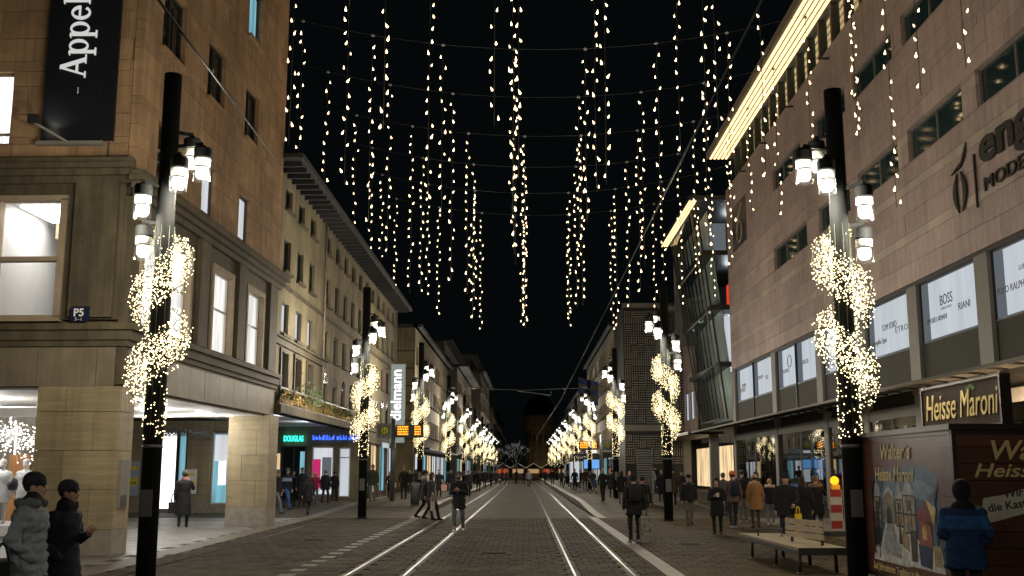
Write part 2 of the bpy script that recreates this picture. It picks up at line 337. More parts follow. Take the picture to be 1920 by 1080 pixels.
def clad(P, a0, a1, z0, z1, holes, courses, length, w0, w1, mat, parent, ploc, name='stone_block', g=.012, jitter=.25, vis=None, seed=1, limit=300):
    """facing stones in courses, each its own piece; those past the limit join one field"""
    rng = random.Random(seed); z = z0; k = 0; rest = MB(); n = 0
    while z < z1 - .02:
        h, ln, mt = courses[k % len(courses)]; ln = ln or length; zb = min(z + h, z1)
        off = (k % 2) * ln / 2
        for (ra, rb, za, zc) in minus(a0, a1, z, zb, holes):
            x = a0 - off
            while x < rb:
                e = x + ln * (1 + (rng.uniform(-jitter, jitter) if jitter else 0)); a, b = max(x, ra), min(e, rb); x = e
                if b - a < .04 or zc - za < .03: continue
                d = rng.uniform(-.006, .006)
                if n < limit and (vis is None or vis((a + b) / 2, (za + zc) / 2)):
                    mn, mx = fb(P, a + g / 2, b - g / 2, za + g / 2, zc - g / 2, w0, w1 + d); cube(name, mn, mx, mt or mat, parent, ploc); n += 1
                else: fbox(rest, P, a + g / 2, b - g / 2, za + g / 2, zc - g / 2, w0, w1 + d)
        z = zb; k += 1
    if rest.f:
        rest.v = [(x - ploc[0], y - ploc[1], zz - ploc[2]) for x, y, zz in rest.v]; tag(rest.build(name + '_field', mat, parent), kind='stuff')
    return n
def window(P, a0, a1, z0, z1, parent, ploc, pane, frame=None, mv=0, mh=(), w=.02, fw=.06, sill=None, surround=None):
    frame = frame or M['frame_dark']; mb = MB(); sh = lambda mb: setattr(mb, 'v', [(x - ploc[0], y - ploc[1], z - ploc[2]) for x, y, z in mb.v])
    for (p, q, r, s) in ((a0, a1, z0, z0 + fw), (a0, a1, z1 - fw, z1), (a0, a0 + fw, z0 + fw, z1 - fw), (a1 - fw, a1, z0 + fw, z1 - fw)): fbox(mb, P, p, q, r, s, w, w + .07)
    for i in range(mv): c = a0 + (a1 - a0) * (i + 1) / (mv + 1); fbox(mb, P, c - fw / 2, c + fw / 2, z0 + fw, z1 - fw, w, w + .06)
    for h in mh: fbox(mb, P, a0 + fw, a1 - fw, z0 + (z1 - z0) * h - fw / 2, z0 + (z1 - z0) * h + fw / 2, w, w + .055)
    sh(mb); o = mb.build('window', frame, parent)
    mb = MB(); fbox(mb, P, a0 + fw, a1 - fw, z0 + fw, z1 - fw, w - .01, w + .012); sh(mb); mb.build('pane', pane, o)
    if sill: mb = MB(); fbox(mb, P, a0 - .08, a1 + .08, z0 - .1, z0, 0, w + .32); sh(mb); mb.build('sill', sill, o)
    if surround:
        mb = MB(); t, d = .14, w + .25
        for (p, q, r, s) in ((a0 - t, a0, z0, z1 + t), (a1, a1 + t, z0, z1 + t), (a0 + .02, a1 - .02, z1 - .02, z1 + t - .003)): fbox(mb, P, p + (.02 if p < a0 else -.02 if p == a1 else 0), q + (.02 if q == a0 else 0), r, s if r == z0 else s, 0.001, d)
        sh(mb); mb.build('surround', surround, o)
    return o
def part(name, mat, parent, ploc, *boxes):
    mb = MB()
    for b in boxes: mb.box(*b)
    mb.v = [(x - ploc[0], y - ploc[1], z - ploc[2]) for x, y, z in mb.v]
    return mb.build(name, mat, parent)
def downlights(parent, ploc, pts, z, r=.09, power=0, col=(1, .95, .88)):
    for x, y in pts:
        o = MB().lathe([(0, -.012), (r, -.012), (r, 0)], (x - ploc[0], y - ploc[1], z - ploc[2]), 14).build('downlight', M['downlight'], parent)
        if power: point(parent, (x - ploc[0], y - ploc[1], z - ploc[2] - .06), power, col, .06, spot=R(130))

# ------------------------------------------------------------------ sandstone department store at the left corner
S1 = (-8.6, 23.7, 0)
b1 = empty('department_store', (-8.9, 23.56, 0), R(-1.45), 'sandstone corner store with black banner, big lit windows and open arcade at left', 'building')
PS = ('x', -8.82, 1); PF = ('y', 23.92, -1)
room = (-11.75, -10.25, 5.2, 7.95)
mb = MB()
for r in minus(-24, -8.82, 3.66, 26, [room]): mb.box(r[0], r[1], 23.92, 27, r[2], r[3])
mb.box(-24, -8.82, 27, 36.7, 3.66, 26); mb.v = [(x - S1[0], y - S1[1], z) for x, y, z in mb.v]; mb.build('wall', M['sandstone_core'], b1)
side_up = [(24.8, 26.4, 12.05, 13.75), (28.25, 29.8, 12.05, 13.75), (31.85, 33.35, 12.05, 13.75), (24.8, 26.4, 15.4, 17.15), (28.25, 29.8, 15.4, 17.15), (31.85, 33.25, 15.4, 17.15), (24.9, 26.1, 8.66, 10.2), (28.2, 29.35, 8.66, 10.2), (31.65, 32.85, 8.66, 10.2)]
side_ff = [(24.35, 27.6, 5.1, 7.42), (29.5, 31.3, 5.1, 7.42), (32.9, 34.7, 5.1, 7.42)]
front_up = [(-13.4, -11.65, 9.26, 11.02), (-13.4, -11.5, 12.95, 14.8)]
crs = [(.62, 1.35, None), (.56, 1.1, None), (.68, 1.5, None)]
n1 = clad(PS, 23.7, 36.7, 8.55, 19.4, side_up, crs, 1.3, 0, .22, M['sandstone'], b1, S1, seed=3, limit=215)
clad(PF, -13.0, -8.83, 8.8, 16.5, front_up, crs, 1.3, 0, .22, M['sandstone'], b1, S1, seed=5, limit=80)
part('wall', M['sandstone'], b1, S1, (-8.82, -8.61, 23.71, 36.69, 19.41, 26), (-24, -8.83, 23.71, 23.92, 16.51, 26), (-24, -13.01, 23.71, 23.92, 8.8, 16.5))
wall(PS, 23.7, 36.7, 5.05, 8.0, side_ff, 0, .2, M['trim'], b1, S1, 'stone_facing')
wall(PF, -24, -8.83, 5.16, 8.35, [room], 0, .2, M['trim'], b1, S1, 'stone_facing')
for i, h in enumerate(side_up): window(PS, *h, b1, S1, {7: M['lit_white'], 8: M['lit_white'], 5: M['lit_teal']}.get(i, M['dark_glass']), M['frame_dark'], mv=1 if i < 6 and i != 5 else 0, mh=() if i < 6 else (.14,), sill=M['sandstone'])
for h in side_ff: window(PS, *h, b1, S1, M['lit_room'], M['frame_white'], mv=0, mh=(.55,), sill=M['trim'], surround=M['frame_stone'])
window(PF, *front_up[0], b1, S1, M['lit_curtain'], M['frame_stone'], mh=(.16,)); window(PF, *front_up[1], b1, S1, M['dark_glass'], M['frame_stone'])
for y in (28.55, 32.1, 35.7): part('pilaster', M['trim'], b1, S1, (-8.62, -8.5, y - .38, y + .38, 5.1, 7.98))
for x in (-9.45,): part('pilaster', M['trim'], b1, S1, (x - .5, x + .5, 23.6, 23.72, 5.2, 8.33))
# cornices: stepped stone mouldings along both faces
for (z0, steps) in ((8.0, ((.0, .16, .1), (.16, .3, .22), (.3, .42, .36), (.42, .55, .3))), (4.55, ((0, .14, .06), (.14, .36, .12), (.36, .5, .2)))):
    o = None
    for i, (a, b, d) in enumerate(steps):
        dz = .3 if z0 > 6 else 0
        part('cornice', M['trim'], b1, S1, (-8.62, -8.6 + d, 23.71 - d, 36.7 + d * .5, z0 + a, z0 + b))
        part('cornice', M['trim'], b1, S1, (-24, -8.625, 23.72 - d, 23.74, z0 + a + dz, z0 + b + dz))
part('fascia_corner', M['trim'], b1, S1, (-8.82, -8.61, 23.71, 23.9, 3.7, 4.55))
clad(PS, 23.92, 36.7, 3.66, 4.55, [], [(.89, 1.35, None)], 1.3, 0, .2, M['fascia'], b1, S1, 'fascia_panel', jitter=0)
clad(PF, -16, -8.83, 3.66, 4.55, [], [(.89, 1.35, None)], 1.3, 0, .2, M['fascia'], b1, S1, 'fascia_panel', jitter=0)
# first-floor room behind the front window
rx0, rx1, rz0, rz1 = room
part('room', M['white_paint'], b1, S1, (rx0 + .005, rx0 + .02, 23.95, 26.9, rz0, rz1), (rx1 - .02, rx1 - .005, 23.95, 26.9, rz0, rz1), (rx0 + .02, rx1 - .02, 23.95, 26.9, rz1 - .02, rz1 - .005), (rx0 + .02, rx1 - .02, 23.95, 26.9, rz0 + .005, rz0 + .02), (rx0 + .02, rx1 - .02, 26.88, 26.9, rz0 + .02, rz1 - .02))
part('partition', M['frame_stone'], b1, S1, (rx0 + .35, rx1 - .03, 26.4, 26.45, 6.35, 6.85), (rx0 + .35, rx0 + .42, 26.4, 26.45, rz0 + .03, 6.35), (rx1 - .18, rx1 - .1, 26.4, 26.45, rz0 + .03, 6.35), (rx0 + .42, rx1 - .2, 26.4, 26.45, 5.7, 5.78))
part('mirror', M['spandrel'], b1, S1, (rx0 + .44, rx1 - .2, 26.46, 26.5, rz0 + .03, 6.33))
for k, (a_, z_) in enumerate(((.42, 7.05), (.95, 6.97))): MB().prism([(a_, z_), (a_ + .3, z_ + .14), (a_ + .65, z_ - .02), (a_ + .25, z_ - .1)], (rx0 - S1[0], 26.86 - S1[1], 0), (1, 0, 0), (0, 0, 1), (0, -1, 0), .01).build('ceiling_grille', M['metal_grey'], b1)
for i in range(4): part('downlight', M['downlight'], b1, S1, (rx0 + .55 + .17 * i, rx0 + .66 + .17 * i, 26.3, 26.36, 5.95 + .12 * (i % 3), 5.975 + .12 * (i % 3)))  # glowing bits imitating lights reflected in the matte mirror, no fixtures
part('ceiling_lamp', emat('room_lamp', (1, .97, .95), 13), b1, S1, (-11.5, -10.5, 24.2, 25.8, 7.88, 7.92)); part('ceiling_beam', M['frame_stone'], b1, S1, (rx0 + .3, rx1 - .03, 25.9, 26.1, 7.5, 7.9))
mb = MB()
for (p, q, r, s) in ((rx0 - .1, rx1 + .1, rz0 - .08, rz0 + .06), (rx0 - .12, rx1 + .1, rz1 - .05, rz1 + .08), (rx0 - .12, rx0 + .05, rz0, rz1), (rx1 - .05, rx1 + .1, rz0, rz1), (rx0, rx1, 6.5, 6.6)): fbox(mb, PF, p, q, r, s, .02, .26)
mb.v = [(x - S1[0], y - S1[1], z) for x, y, z in mb.v]; wf = mb.build('window', M['frame_stone'], b1)
part('pane', M['glass'], wf, (0, 0, 0), (rx0 - S1[0], rx1 - S1[0], .14, .15, rz0, rz1))
# corner pier and arcade pillar clad in travertine
def pier(x0, x1, y0, y1, ztop, plinth):
    part('pier_core', M['joint'], b1, S1, (x0 + .05, x1 - .05, y0 + .05, y1 - .05, 0, ztop))
    for P, a, b in ((('y', y0 + .05, -1), x0, x1), (('x', x1 - .05, 1), y0 + .056, y1 - .056), (('x', x0 + .05, -1), y0 + .056, y1 - .056), (('y', y1 - .05, 1), x0, x1)):
        clad(P, a, b, 0, plinth, [], [(plinth, b - a, None)], 1, 0, .05, M['plinth'], b1, S1, 'plinth_slab', jitter=0, g=.008)
        clad(P, a, b, plinth, ztop, [], [(.85, (b - a) * .7, None), (.85, (b - a) * .7, None)], 1, 0, .05, M['travertine'], b1, S1, 'facing_panel', jitter=0, g=.01)
pier(-10.5, -8.64, 23.66, 24.5, 3.66, .55); pier(-9.95, -8.56, 36.0, 37.15, 3.66, .62)
part('notice_board', M['metal_grey'], b1, S1, (-8.64, -8.6, 23.85, 24.3, 1.0, 2.05)); part('notice', M['frame_dark'], b1, S1, (-8.601, -8.59, 23.92, 24.22, 1.02, 1.28))
MB().tube([(-9.28 - S1[0], -.02, 5.2), (-9.28 - S1[0], -.02, 20)], .018, 6).build('conduit', M['frame_dark'], b1)
for z_ in (6.2, 7.4, 9.6, 11.2, 12.8, 14.4): part('conduit_clip', M['metal_grey'], b1, S1, (-9.31, -9.25, 23.66, 23.7, z_, z_ + .05))
# arcade ceiling and back wall
part('ceiling', M['white_ceiling'], b1, S1, (-24, -8.83, 23.93, 36.69, 3.6, 3.655))
downlights(b1, S1, [(-9.8 - 1.7 * i, 26.3 + 3.1 * j) for i in range(4) for j in range(4)], 3.6, .1)
for x, y in ((-10.5, 27.5), (-10.8, 31.5), (-10.5, 35), (-13.2, 26.5), (-12.5, 36)): point(b1, (x - S1[0], y - S1[1], 3.1), 115, (1, .96, .9), .3)
W0 = (-17.6, 46, 0)
PW = ('y', 46.0, -1)
ws = empty('arcade_shopfront', W0, 0, 'lit glass shopfront with stone pier deep inside the arcade', 'shopfront')
part('wall', M['travertine'], ws, W0, (-22, -15.85, 46.0, 46.3, 0, 3.9), (-14.4, -13.4, 45.8, 46.3, .5, 3.9), (-15.85, -12.45, 45.95, 46.3, 3.45, 3.9))
part('plinth', M['plinth'], ws, W0, (-14.42, -13.38, 45.78, 46.32, 0, .5), (-13.38, -12.45, 45.9, 46.2, 0, .4), (-15.85, -14.42, 45.9, 46.2, 0, .15))
window(PW, -15.8, -14.85, .15, 3.45, ws, W0, M['lit_bright'], M['frame_dark']); window(PW, -14.83, -14.44, .15, 3.45, ws, W0, M['lit_teal'], M['frame_dark'])
window(PW, -13.36, -12.5, .4, 3.4, ws, W0, M['lit_teal'], M['frame_white']); part('display_panel', M['lit_white'], ws, W0, (-13.25, -12.6, 45.9, 45.95, 2.2, 3.3)); part('display_panel', M['lit_bright'], ws, W0, (-13.05, -12.75, 45.88, 45.94, 1.2, 2.2))
part('wall', M['plaster_grey'], ws, W0, (-12.5, -12.3, 46.3, 51, 0, 4.2), (-14.7, -14.5, 51, 58, 0, 4.2), (-14.7, -12.5, 50.8, 51, 0, 4.2))

# ------------------------------------------------------------------ second building on the left, with balcony
S2 = (-8.9, 37, 0)
b2 = empty('apartment_building', S2, 0, 'plain tan four storey building with gilded balcony and deep eaves at left', 'building')
P2 = ('x', -9.1, 1)
cs = [38.5, 40.85, 43.2, 46.9, 49.25, 51.6, 53.95, 56.3, 58.65, 61, 63.4, 65.8, 68.2, 70.6]
h2 = []
for i, y in enumerate(cs):
    h2 += [(y, y + 1.15, 11.45, 12.3), (y, y + 1.15, 9.1, 10.35), (y, y + 1.15, 6.75, 7.95)]
    h2.append((y, y + 1.15, 4.55, 6.1) if i < 3 else (y, y + 1.15, 4.4, 5.6))
part('core', M['sandstone_core'], b2, S2, (-20, -9.1, 36.8, 73, 4.2, 12.75), (-20, -9.1, 58.2, 73, 0, 4.2))
wall(P2, 36.72, 73, 4.2, 12.75, h2, 0, .2, M['plaster'], b2, S2)
for i, y in enumerate(cs):
    for j in range(4):
        h = h2[4 * i + j]; lit = (j == 2 and i < 3)
        window(P2, *h, b2, S2, M['lit_white'] if lit else (M['lit_room'] if (j == 3 and i in (0, 2)) else M['dark_glass']), M['frame_dark'], mv=1 if not lit else 0, mh=(.12,) if lit else (), sill=M['trim'], surround=M['trim'] if i < 3 and j == 3 else None, fw=.05)
        if j == 3 and i >= 3:   # round arch over the balcony doors
            pts = [(y + .575 + .575 * math.cos(a), 5.6 + .5 * math.sin(a)) for a in [math.pi * k / 8 for k in range(9)]]
            MB().prism(pts, (0 - S2[0] - 8.9 + .001, -S2[1], 0), (0, 1, 0), (0, 0, 1), (1, 0, 0), .012).build('arch', M['dark_glass'], b2)
part('string_course', M['trim'], b2, S2, (-8.9, -8.78, 36.8, 47, 6.28, 6.5), (-8.9, -8.84, 36.8, 73, 8.45, 8.6), (-8.9, -8.8, 52.6, 73, 4.0, 4.25)); part('string_course', M['trim'], b2, S2, (-8.9, -8.68, 36.8, 47.1, 6.5, 6.58))
part('eave', M['roof'], b2, S2, (-9.1, -8.0, 36.4, 73.6, 12.76, 12.9)); part('gutter', M['roof'], b2, S2, (-8.0, -7.86, 36.4, 73.6, 12.74, 12.93))
for i in range(46): cube('rafter', (-8.9, 37 + i * .8, 12.6), (-8.02, 37.12 + i * .8, 12.755), M['roof'], b2, S2)
MB().add([(-8.05 - S2[0], -.6, 12.9), (-8.05 - S2[0], 36.6, 12.9), (-20 - S2[0], 36.6, 15.2), (-20 - S2[0], -.6, 15.2)], [(0, 1, 2, 3)]).build('roof', M['roof'], b2)
for y_ in (46.35, 72.6): MB().tube([(-8.82 - S2[0], y_ - S2[1], 4.3), (-8.82 - S2[0], y_ - S2[1], 12.7)], .05, 8).build('downpipe', M['plinth'], b2)
# balcony
bal = part('balcony', M['trim'], b2, S2, (-8.9, -8.4, 36.75, 52.5, 3.78, 4.06)); part('railing', M['frame_dark'], bal, (0, 0, 0), (.42, .47, -.2, 15.45, 4.62, 4.68), (.42, .46, -.2, 15.45, 4.08, 4.12))
mb = MB(); rg = random.Random(4)
for i in range(420):     # gilded leaf scrolls between the rails
    y = rg.uniform(-.2, 15.4); z = rg.uniform(4.12, 4.6); a = rg.uniform(0, 6.28); s = rg.uniform(.05, .11); pts = [(.44 + rg.uniform(-.03, .03), y + s * math.cos(a + t) * (1 - t * .12), z + s * .9 * math.sin(a + t) * (1 - t * .12)) for t in (0, 1, 2, 3, 4)]
    mb.tube(pts, .012, 4)
tag(mb.build('scrollwork', M['gold'], bal), kind='stuff')
part('soffit', M['white_ceiling'], b2, S2, (-14.5, -8.92, 37.2, 58.2, 4.14, 4.19))
part('lintel', M['trim'], b2, S2, (-8.92, -8.6, 37.2, 52.5, 3.5 + .28, 4.14))
for y in (40, 46, 52): point(b2, (-10.5 - S2[0], y - S2[1], 3.6), 60, (.72, .84, 1), .25)
# arcade end wall with the perfumery
PD = ('y', 58.0, -1)
part('shop_wall', M['plaster'], b2, S2, (-14.5, -13.15, 58, 58.2, 0, 4.2), (-13.15, -8.9, 58, 58.2, 3.1, 4.2), (-11.75, -11.5, 57.95, 58.2, 0, 3.1), (-10.25, -10.05, 57.95, 58.2, 0, 3.1), (-9.35, -8.9, 57.95, 58.2, 0, 3.1))
part('shop_sign_board', M['plaster_grey'], b2, S2, (-11.6, -8.8, 57.9, 58, 3.22, 3.95))
window(PD, -13.1, -11.8, .22, 3.1, b2, S2, M['dark_glass'], mv=1); part('display_panel', M['lit_teal'], b2, S2, (-12.1, -11.85, 57.9, 57.94, .6, 2.8)); part('display_panel', M['lit_warm'], b2, S2, (-13.75, -13.2, 57.95, 57.99, .4, 2.7))
window(PD, -11.45, -10.3, .5, 3.05, b2, S2, M['lit_white'], M['frame_white']); part('poster', emat('poster_pink', (1, .05, .25), .55), b2, S2, (-11.4, -10.98, 57.86, 57.9, .9, 2.4))
part('display_panel', M['lit_grey'], b2, S2, (-10.9, -10.4, 57.86, 57.9, .9, 2.5))
window(PD, -10.0, -9.4, .4, 3.0, b2, S2, M['lit_cool'], M['frame_white'], mh=(.8,))
text('shop_name', 'DOUGLAS', .42, M['neon_teal'], (-13.02 - S2[0], 57.86 - S2[1], 3.35), (0, -1, 0), b2, .03, sx=.55, bold=.012)
mb = MB(); rg = random.Random(9)
for x0, n in ((-11.45, 8), (-10.75, 6), (-10.15, 7), (-9.5, 6)):   # blue neon lettering too blurred to read
    for k in range(n):
        x = x0 + k * .085 - S2[0]; h = rg.choice((.14, .2, .2, .26)); mb.box(x, x + .03, 57.85 - S2[1], 57.89 - S2[1], 3.42, 3.42 + h)
        if k % 2: mb.box(x - .05, x, 57.85 - S2[1], 57.89 - S2[1], 3.42 + h * rg.choice((0, .4, .8)), 3.45 + h * rg.choice((0, .4, .8)))
mb.build('neon_lettering', M['neon_blue'], b2)
# street shopfronts under the tan facade
PB = ('x', -9.1, 1)
part('fascia', M['trim'], b2, S2, (-9.1, -8.85, 58.2, 73, 3.35, 4.19)); part('fascia_light', M['lit_cool'], b2, S2, (-8.85, -8.8, 66.5, 69.5, 3.2, 3.5))
for i, y in enumerate((58.4, 62.1, 65.8, 69.5)):
    part('shop_pier', M['trim'], b2, S2, (-9.1, -8.9, y - .2, y + .25, 0, 3.35))
    window(PB, y + .3, y + 3.4, .5, 3.3, b2, S2, (M['lit_warm'], M['lit_warm'], M['lit_teal'], M['lit_cool'])[i], M['frame_dark'], mv=1)
# ------------------------------------------------------------------ stone store on the right
S3 = (14, 24, 0)
b3 = empty('fashion_store', S3, 0, 'large red-brown stone clad store with strip windows and glass canopy at right', 'building')
P3 = ('x', 14.22, -1)
Y0, Y1 = 22.0, 72.4
rows = []
bays = [(26.9, 31.75), (32.85, 37.7), (38.8, 43.65), (44.8, 49.7)]
for a, b in bays: rows += [(a, b, 12.85, 14.08), (a, b, 17.3, 18.5)]
rows += [(51.9, 58.9, 12.8, 14.08), (52.4, 58.6, 17.25, 18.5), (65.9, 70.6, 16.2, 19.2)]
part('core', M['joint'], b3, S3, (14.22, 30, Y0, Y1, 4.2, 21.0), (17.6, 30, Y0, Y1, 0, 4.2), (14.6, 30, Y0, Y1, 21, 23.4))
c3 = [(.74, 2.2, None), (.74, 2.2, None), (.34, 1.1, M['redstone_pale'])]
n3 = clad(P3, Y0, Y1, 8.5, 21.0, rows, c3, 2.2, 0, .22, M['redstone'], b3, S3, 'stone_panel', g=.016, jitter=0, vis=lambda y, z: y > 29.5 and z - 1.83 < .455 * y * 1.0, limit=300)
for i, h in enumerate(rows[:-1]): window(P3, *h, b3, S3, M['blue_glass'], M['metal_grey'], mv=1 if i < 8 else 2, fw=.07, w=.03)
part('logo_panel', M['frame_dark'], b3, S3, (14.02, 14.2, 65.95, 70.55, 16.25, 19.15))
# first-floor show windows with brand names
piers = [26.4, 32.35, 38.3, 44.25, 50.9, 60.2, 71.9]
part('sill_band', M['spandrel'], b3, S3, (14.12, 14.2, Y0, Y1, 4.55, 6.2)); part('lintel', M['frame_dark'], b3, S3, (14.04, 14.21, Y0, Y1, 8.36, 8.49))
for p in piers: part('pier', M['metal_grey'], b3, S3, (13.98, 14.2, p - .48, p + .48, 4.5, 8.36))
def pane3(a, b, split):
    window(P3, a, b, 6.2, 8.36, b3, S3, M['lit_grey'], M['frame_dark'], fw=.05, w=.05)
    part('display_panel', M['lit_cool'], b3, S3, (14.135, 14.15, a + .07, b - split, 6.3, 8.26))
for a, b in zip(piers, piers[1:]):
    if b - a < 7: pane3(a + .5, b - .5, .75)
    else: m = (a + b) / 2; pane3(a + .5, m - .04, 1.1); pane3(m + .04, b - .5, 1.1); part('mullion', M['frame_dark'], b3, S3, (14.05, 14.2, m - .03, m + .03, 4.55, 8.36))
def brand(s, y, z, size, sx=1., shear=0, mat='frame_dark', sp=1.): text('lettering', s, size, M[mat], (14.095 - S3[0], y - S3[1], z), (-1, 0, 0), b3, .004, sx=sx, shear=shear, spacing=sp)
mk('letter_grey', (.12, .12, .125), .6)
brand('BOSS', 36.0, 7.32, .5, .95); brand('HUGO BOSS', 35.9, 7.16, .12, 1, 0, 'letter_grey', 1.4); brand('RIANI', 34.5, 6.95, .33, 1.15); brand('EMPORIO ARMANI', 37.3, 6.83, .26, .85, 0, 'letter_grey')
brand('TOM FORD', 42.0, 7.2, .35, .95); brand('ETRO', 40.5, 6.95, .32, 1.5, 0, 'frame_dark', 1.2); brand('Ermenegildo Zegna', 43.4, 6.75, .3, .8, .25, 'letter_grey')
brand('LUISA', 30.1, 7.45, .2, 1.2, 0, 'letter_grey'); brand('L', 29.4, 7.35, .7, 1); brand('C', 28.95, 7.35, .7, 1); brand('POLO RALPH LAUREN', 31.6, 6.95, .3, 1, 0, 'letter_grey')
brand('BALMAIN', 69.6, 7.1, .3, 1, 0, 'letter_grey'); brand('DSQUARED', 70.6, 6.8, .4, 1, 0, 'letter_grey'); brand('GIVENCHY', 64.8, 7.2, .3, 1, 0, 'letter_grey'); brand('TOD', 62.8, 7.05, .34, 1, 0, 'letter_grey'); brand('WOOLRICH', 58.7, 7.0, .3, 1, 0, 'letter_grey'); brand('MONCLER', 54.5, 7.1, .3, 1, 0, 'letter_grey')
MB().tube([(14.09 - S3[0], 56.9 + .42 * math.cos(a) - S3[1], 7.55 + .32 * math.sin(a)) for a in [2 * math.pi * k / 20 for k in range(21)]], .02, 5).build('emblem', M['letter_grey'], b3)
# big wall lettering and the seed-shaped emblem
sg = empty('wall_lettering', (14, 33, 9.8), 0, 'large black lettering and seed emblem mounted on the stone facade', 'sign')
def wt(s, y, z, size, bold, sx=1.): text('lettering', s, size, M['black'], (13.94 - 14, y - 33, z - 9.8), (-1, 0, 0), sg, .03, bold=bold, sx=sx)
wt('engelhorn', 31.75, 11.05, 1.55, .045, 1.6); wt('MODE IM QUADRAT', 31.6, 10.15, .6, .0, 1.6)
part('divider', M['black'], sg, (14, 33, 9.8), (13.92, 13.98, 32.12, 32.18, 9.8, 11.5))
def petal(sgn):
    n = 14; a = []; 
    for k in range(n + 1):
        t = k / n; z = 9.95 + 1.3 * t; w = math.sin(math.pi * (.05 + .9 * t)); a.append((33.35 + sgn * (.1 + .42 * w), z))
    bck = [(33.35 + sgn * (.1 + (.42 * math.sin(math.pi * (.05 + .9 * k / n))) * .35), 9.95 + 1.3 * k / n) for k in range(n, -1, -1)]
    return a + bck
for s in (-1, 1): MB().prism([(p[0] - 33, p[1] - 9.8) for p in petal(s)], (-.08, 0, 0), (0, 1, 0), (0, 0, 1), (1, 0, 0), .05).build('emblem', M['black'], sg)
MB().prism([(p[0] - 33, p[1] - 9.8) for p in [(33.95, 11.3), (33.5, 11.33), (33.1, 11.55), (32.65, 12.05), (32.75, 11.75), (32.85, 11.6), (33.2, 11.36)]], (-.08, 0, 0), (0, 1, 0), (0, 0, 1), (1, 0, 0), .05).build('emblem', M['black'], sg)
o = MB().tube([(14.0 - S3[0], 68.2 + .75 * math.cos(a) - S3[1], 17.2 + .7 * math.sin(a)) for a in [2 * math.pi * k / 20 for k in range(21)]], .06, 5).build('emblem', M['redstone_pale'], b3); MB().tube([(14.0 - S3[0], 68.6 - S3[1], 18.0), (14.0 - S3[0], 67.9 - S3[1], 18.4), (14.0 - S3[0], 67.3 - S3[1], 18.9)], .07, 5).build('emblem', M['redstone_pale'], b3)
# glazed top storey and the lit eave
for i in range(24):
    y = Y0 + 2.1 * i; part('attic_post', M['spandrel'], b3, S3, (14.3, 14.6, y - .12, y + .12, 21.0, 23.4))
    part('attic_pane', M['blue_glass'], b3, S3, (14.5, 14.55, y + .14, y + 1.96, 21.1, 23.3))
ev = part('eave', M['metal_grey'], b3, S3, (12.9, 14.6, Y0, Y1 + .3, 23.42, 23.75))
for k in range(5): part('light_strip', M['strip_warm'], ev, (0, 0, 0), (13.0 + .27 * k - 14, 13.15 + .27 * k - 14, .0 - 2, Y1 + .2 - 24, 23.36, 23.41))
part('eave_edge', M['frame_stone'], b3, S3, (12.8, 12.9, Y0, Y1 + .3, 23.38, 23.85))
for y in (46.8, 53.4, 59.7, 65.6): MB().tube([(14.02 - S3[0], y - S3[1], 20.5), (13.5 - S3[0], y - S3[1], 20.5)], .06, 8).build('wire_bracket', M['frame_dark'], b3)
# ground-floor shop: glazing, interior
part('shop_floor', M['slab_piece'], b3, S3, (14.05, 17.6, Y0, Y1, .0, .02)); part('shop_ceiling', M['frame_dark'], b3, S3, (14.23, 17.6, Y0, Y1, 4.15, 4.2)); part('shop_back', pmat('shop_back', (.1, .02, .02), .7), b3, S3, (17.5, 17.59, Y0, Y1, .02, 4.15))
for p in (26.4, 32.35, 38.3, 44.25, 50.2, 60.2, 72.1): part('column', M['metal_grey'], b3, S3, (13.98, 14.4, p - .3, p + .3, 0, 4.5))
part('transom', M['metal_grey'], b3, S3, (14.02, 14.2, Y0, Y1, 3.75, 4.15))
ylist = [26.4, 32.35, 38.3, 44.25, 50.2, 60.2, 72.1]
for a, b in zip(ylist, ylist[1:]):
    m = (a + b) / 2
    for c, d in ((a + .3, m - .03), (m + .03, b - .3)):
        g = part('shop_pane', M['glass_shop'], b3, S3, (14.08, 14.1, c, d, .15, 3.75)); part('post', M['metal_grey'], g, (0, 0, 0), (.06, .12, d - 24, d - 23.94, .15, 3.75))
rg = random.Random(12)
for i in range(34):     # goods, screens and lamps inside the dark shop
    y = rg.uniform(29, 71); z = rg.uniform(.6, 3.2); s = rg.uniform(.15, .5); k = rg.choice(['lit_warm', 'lit_grey', 'red_cloth', 'red_cloth', 'white_paint', 'lit_blue', 'orange_wood', 'frame_dark', 'frame_dark'])
    part('goods', M[k], b3, S3, (15.2 + rg.uniform(0, 2), 15.35 + rg.uniform(0.3, 2), y, y + s, z, z + s * rg.uniform(.6, 2.2)))
for y in (47, 56, 68): part('red_banner', M['red_cloth'], b3, S3, (16.4, 16.45, y, y + 1.2, .4, 3.6))
for y in (30, 34, 47, 54, 62, 69): part('ceiling_lamp', M['downlight'], b3, S3, (15.4, 15.6, y, y + .25, 4.08, 4.14)); 
for y in (48, 58, 68): point(b3, (15.6 - 14, y - 24, 3.7), 10, (1, .8, .6), .2)
part('display_panel', M['lit_warm'], b3, S3, (14.7, 14.75, 24.5, 31.5, .6, 3.7)); [(part('canopy_lamp', M['downlight'], b3, S3, (13.3, 13.5, y, y + .2, 3.9, 3.95)), point(b3, (13.2 - 14, y + .1 - 24, 3.3), 210, (1, .7, .42), .3)) for y in (25.5, 30, 34.5)]
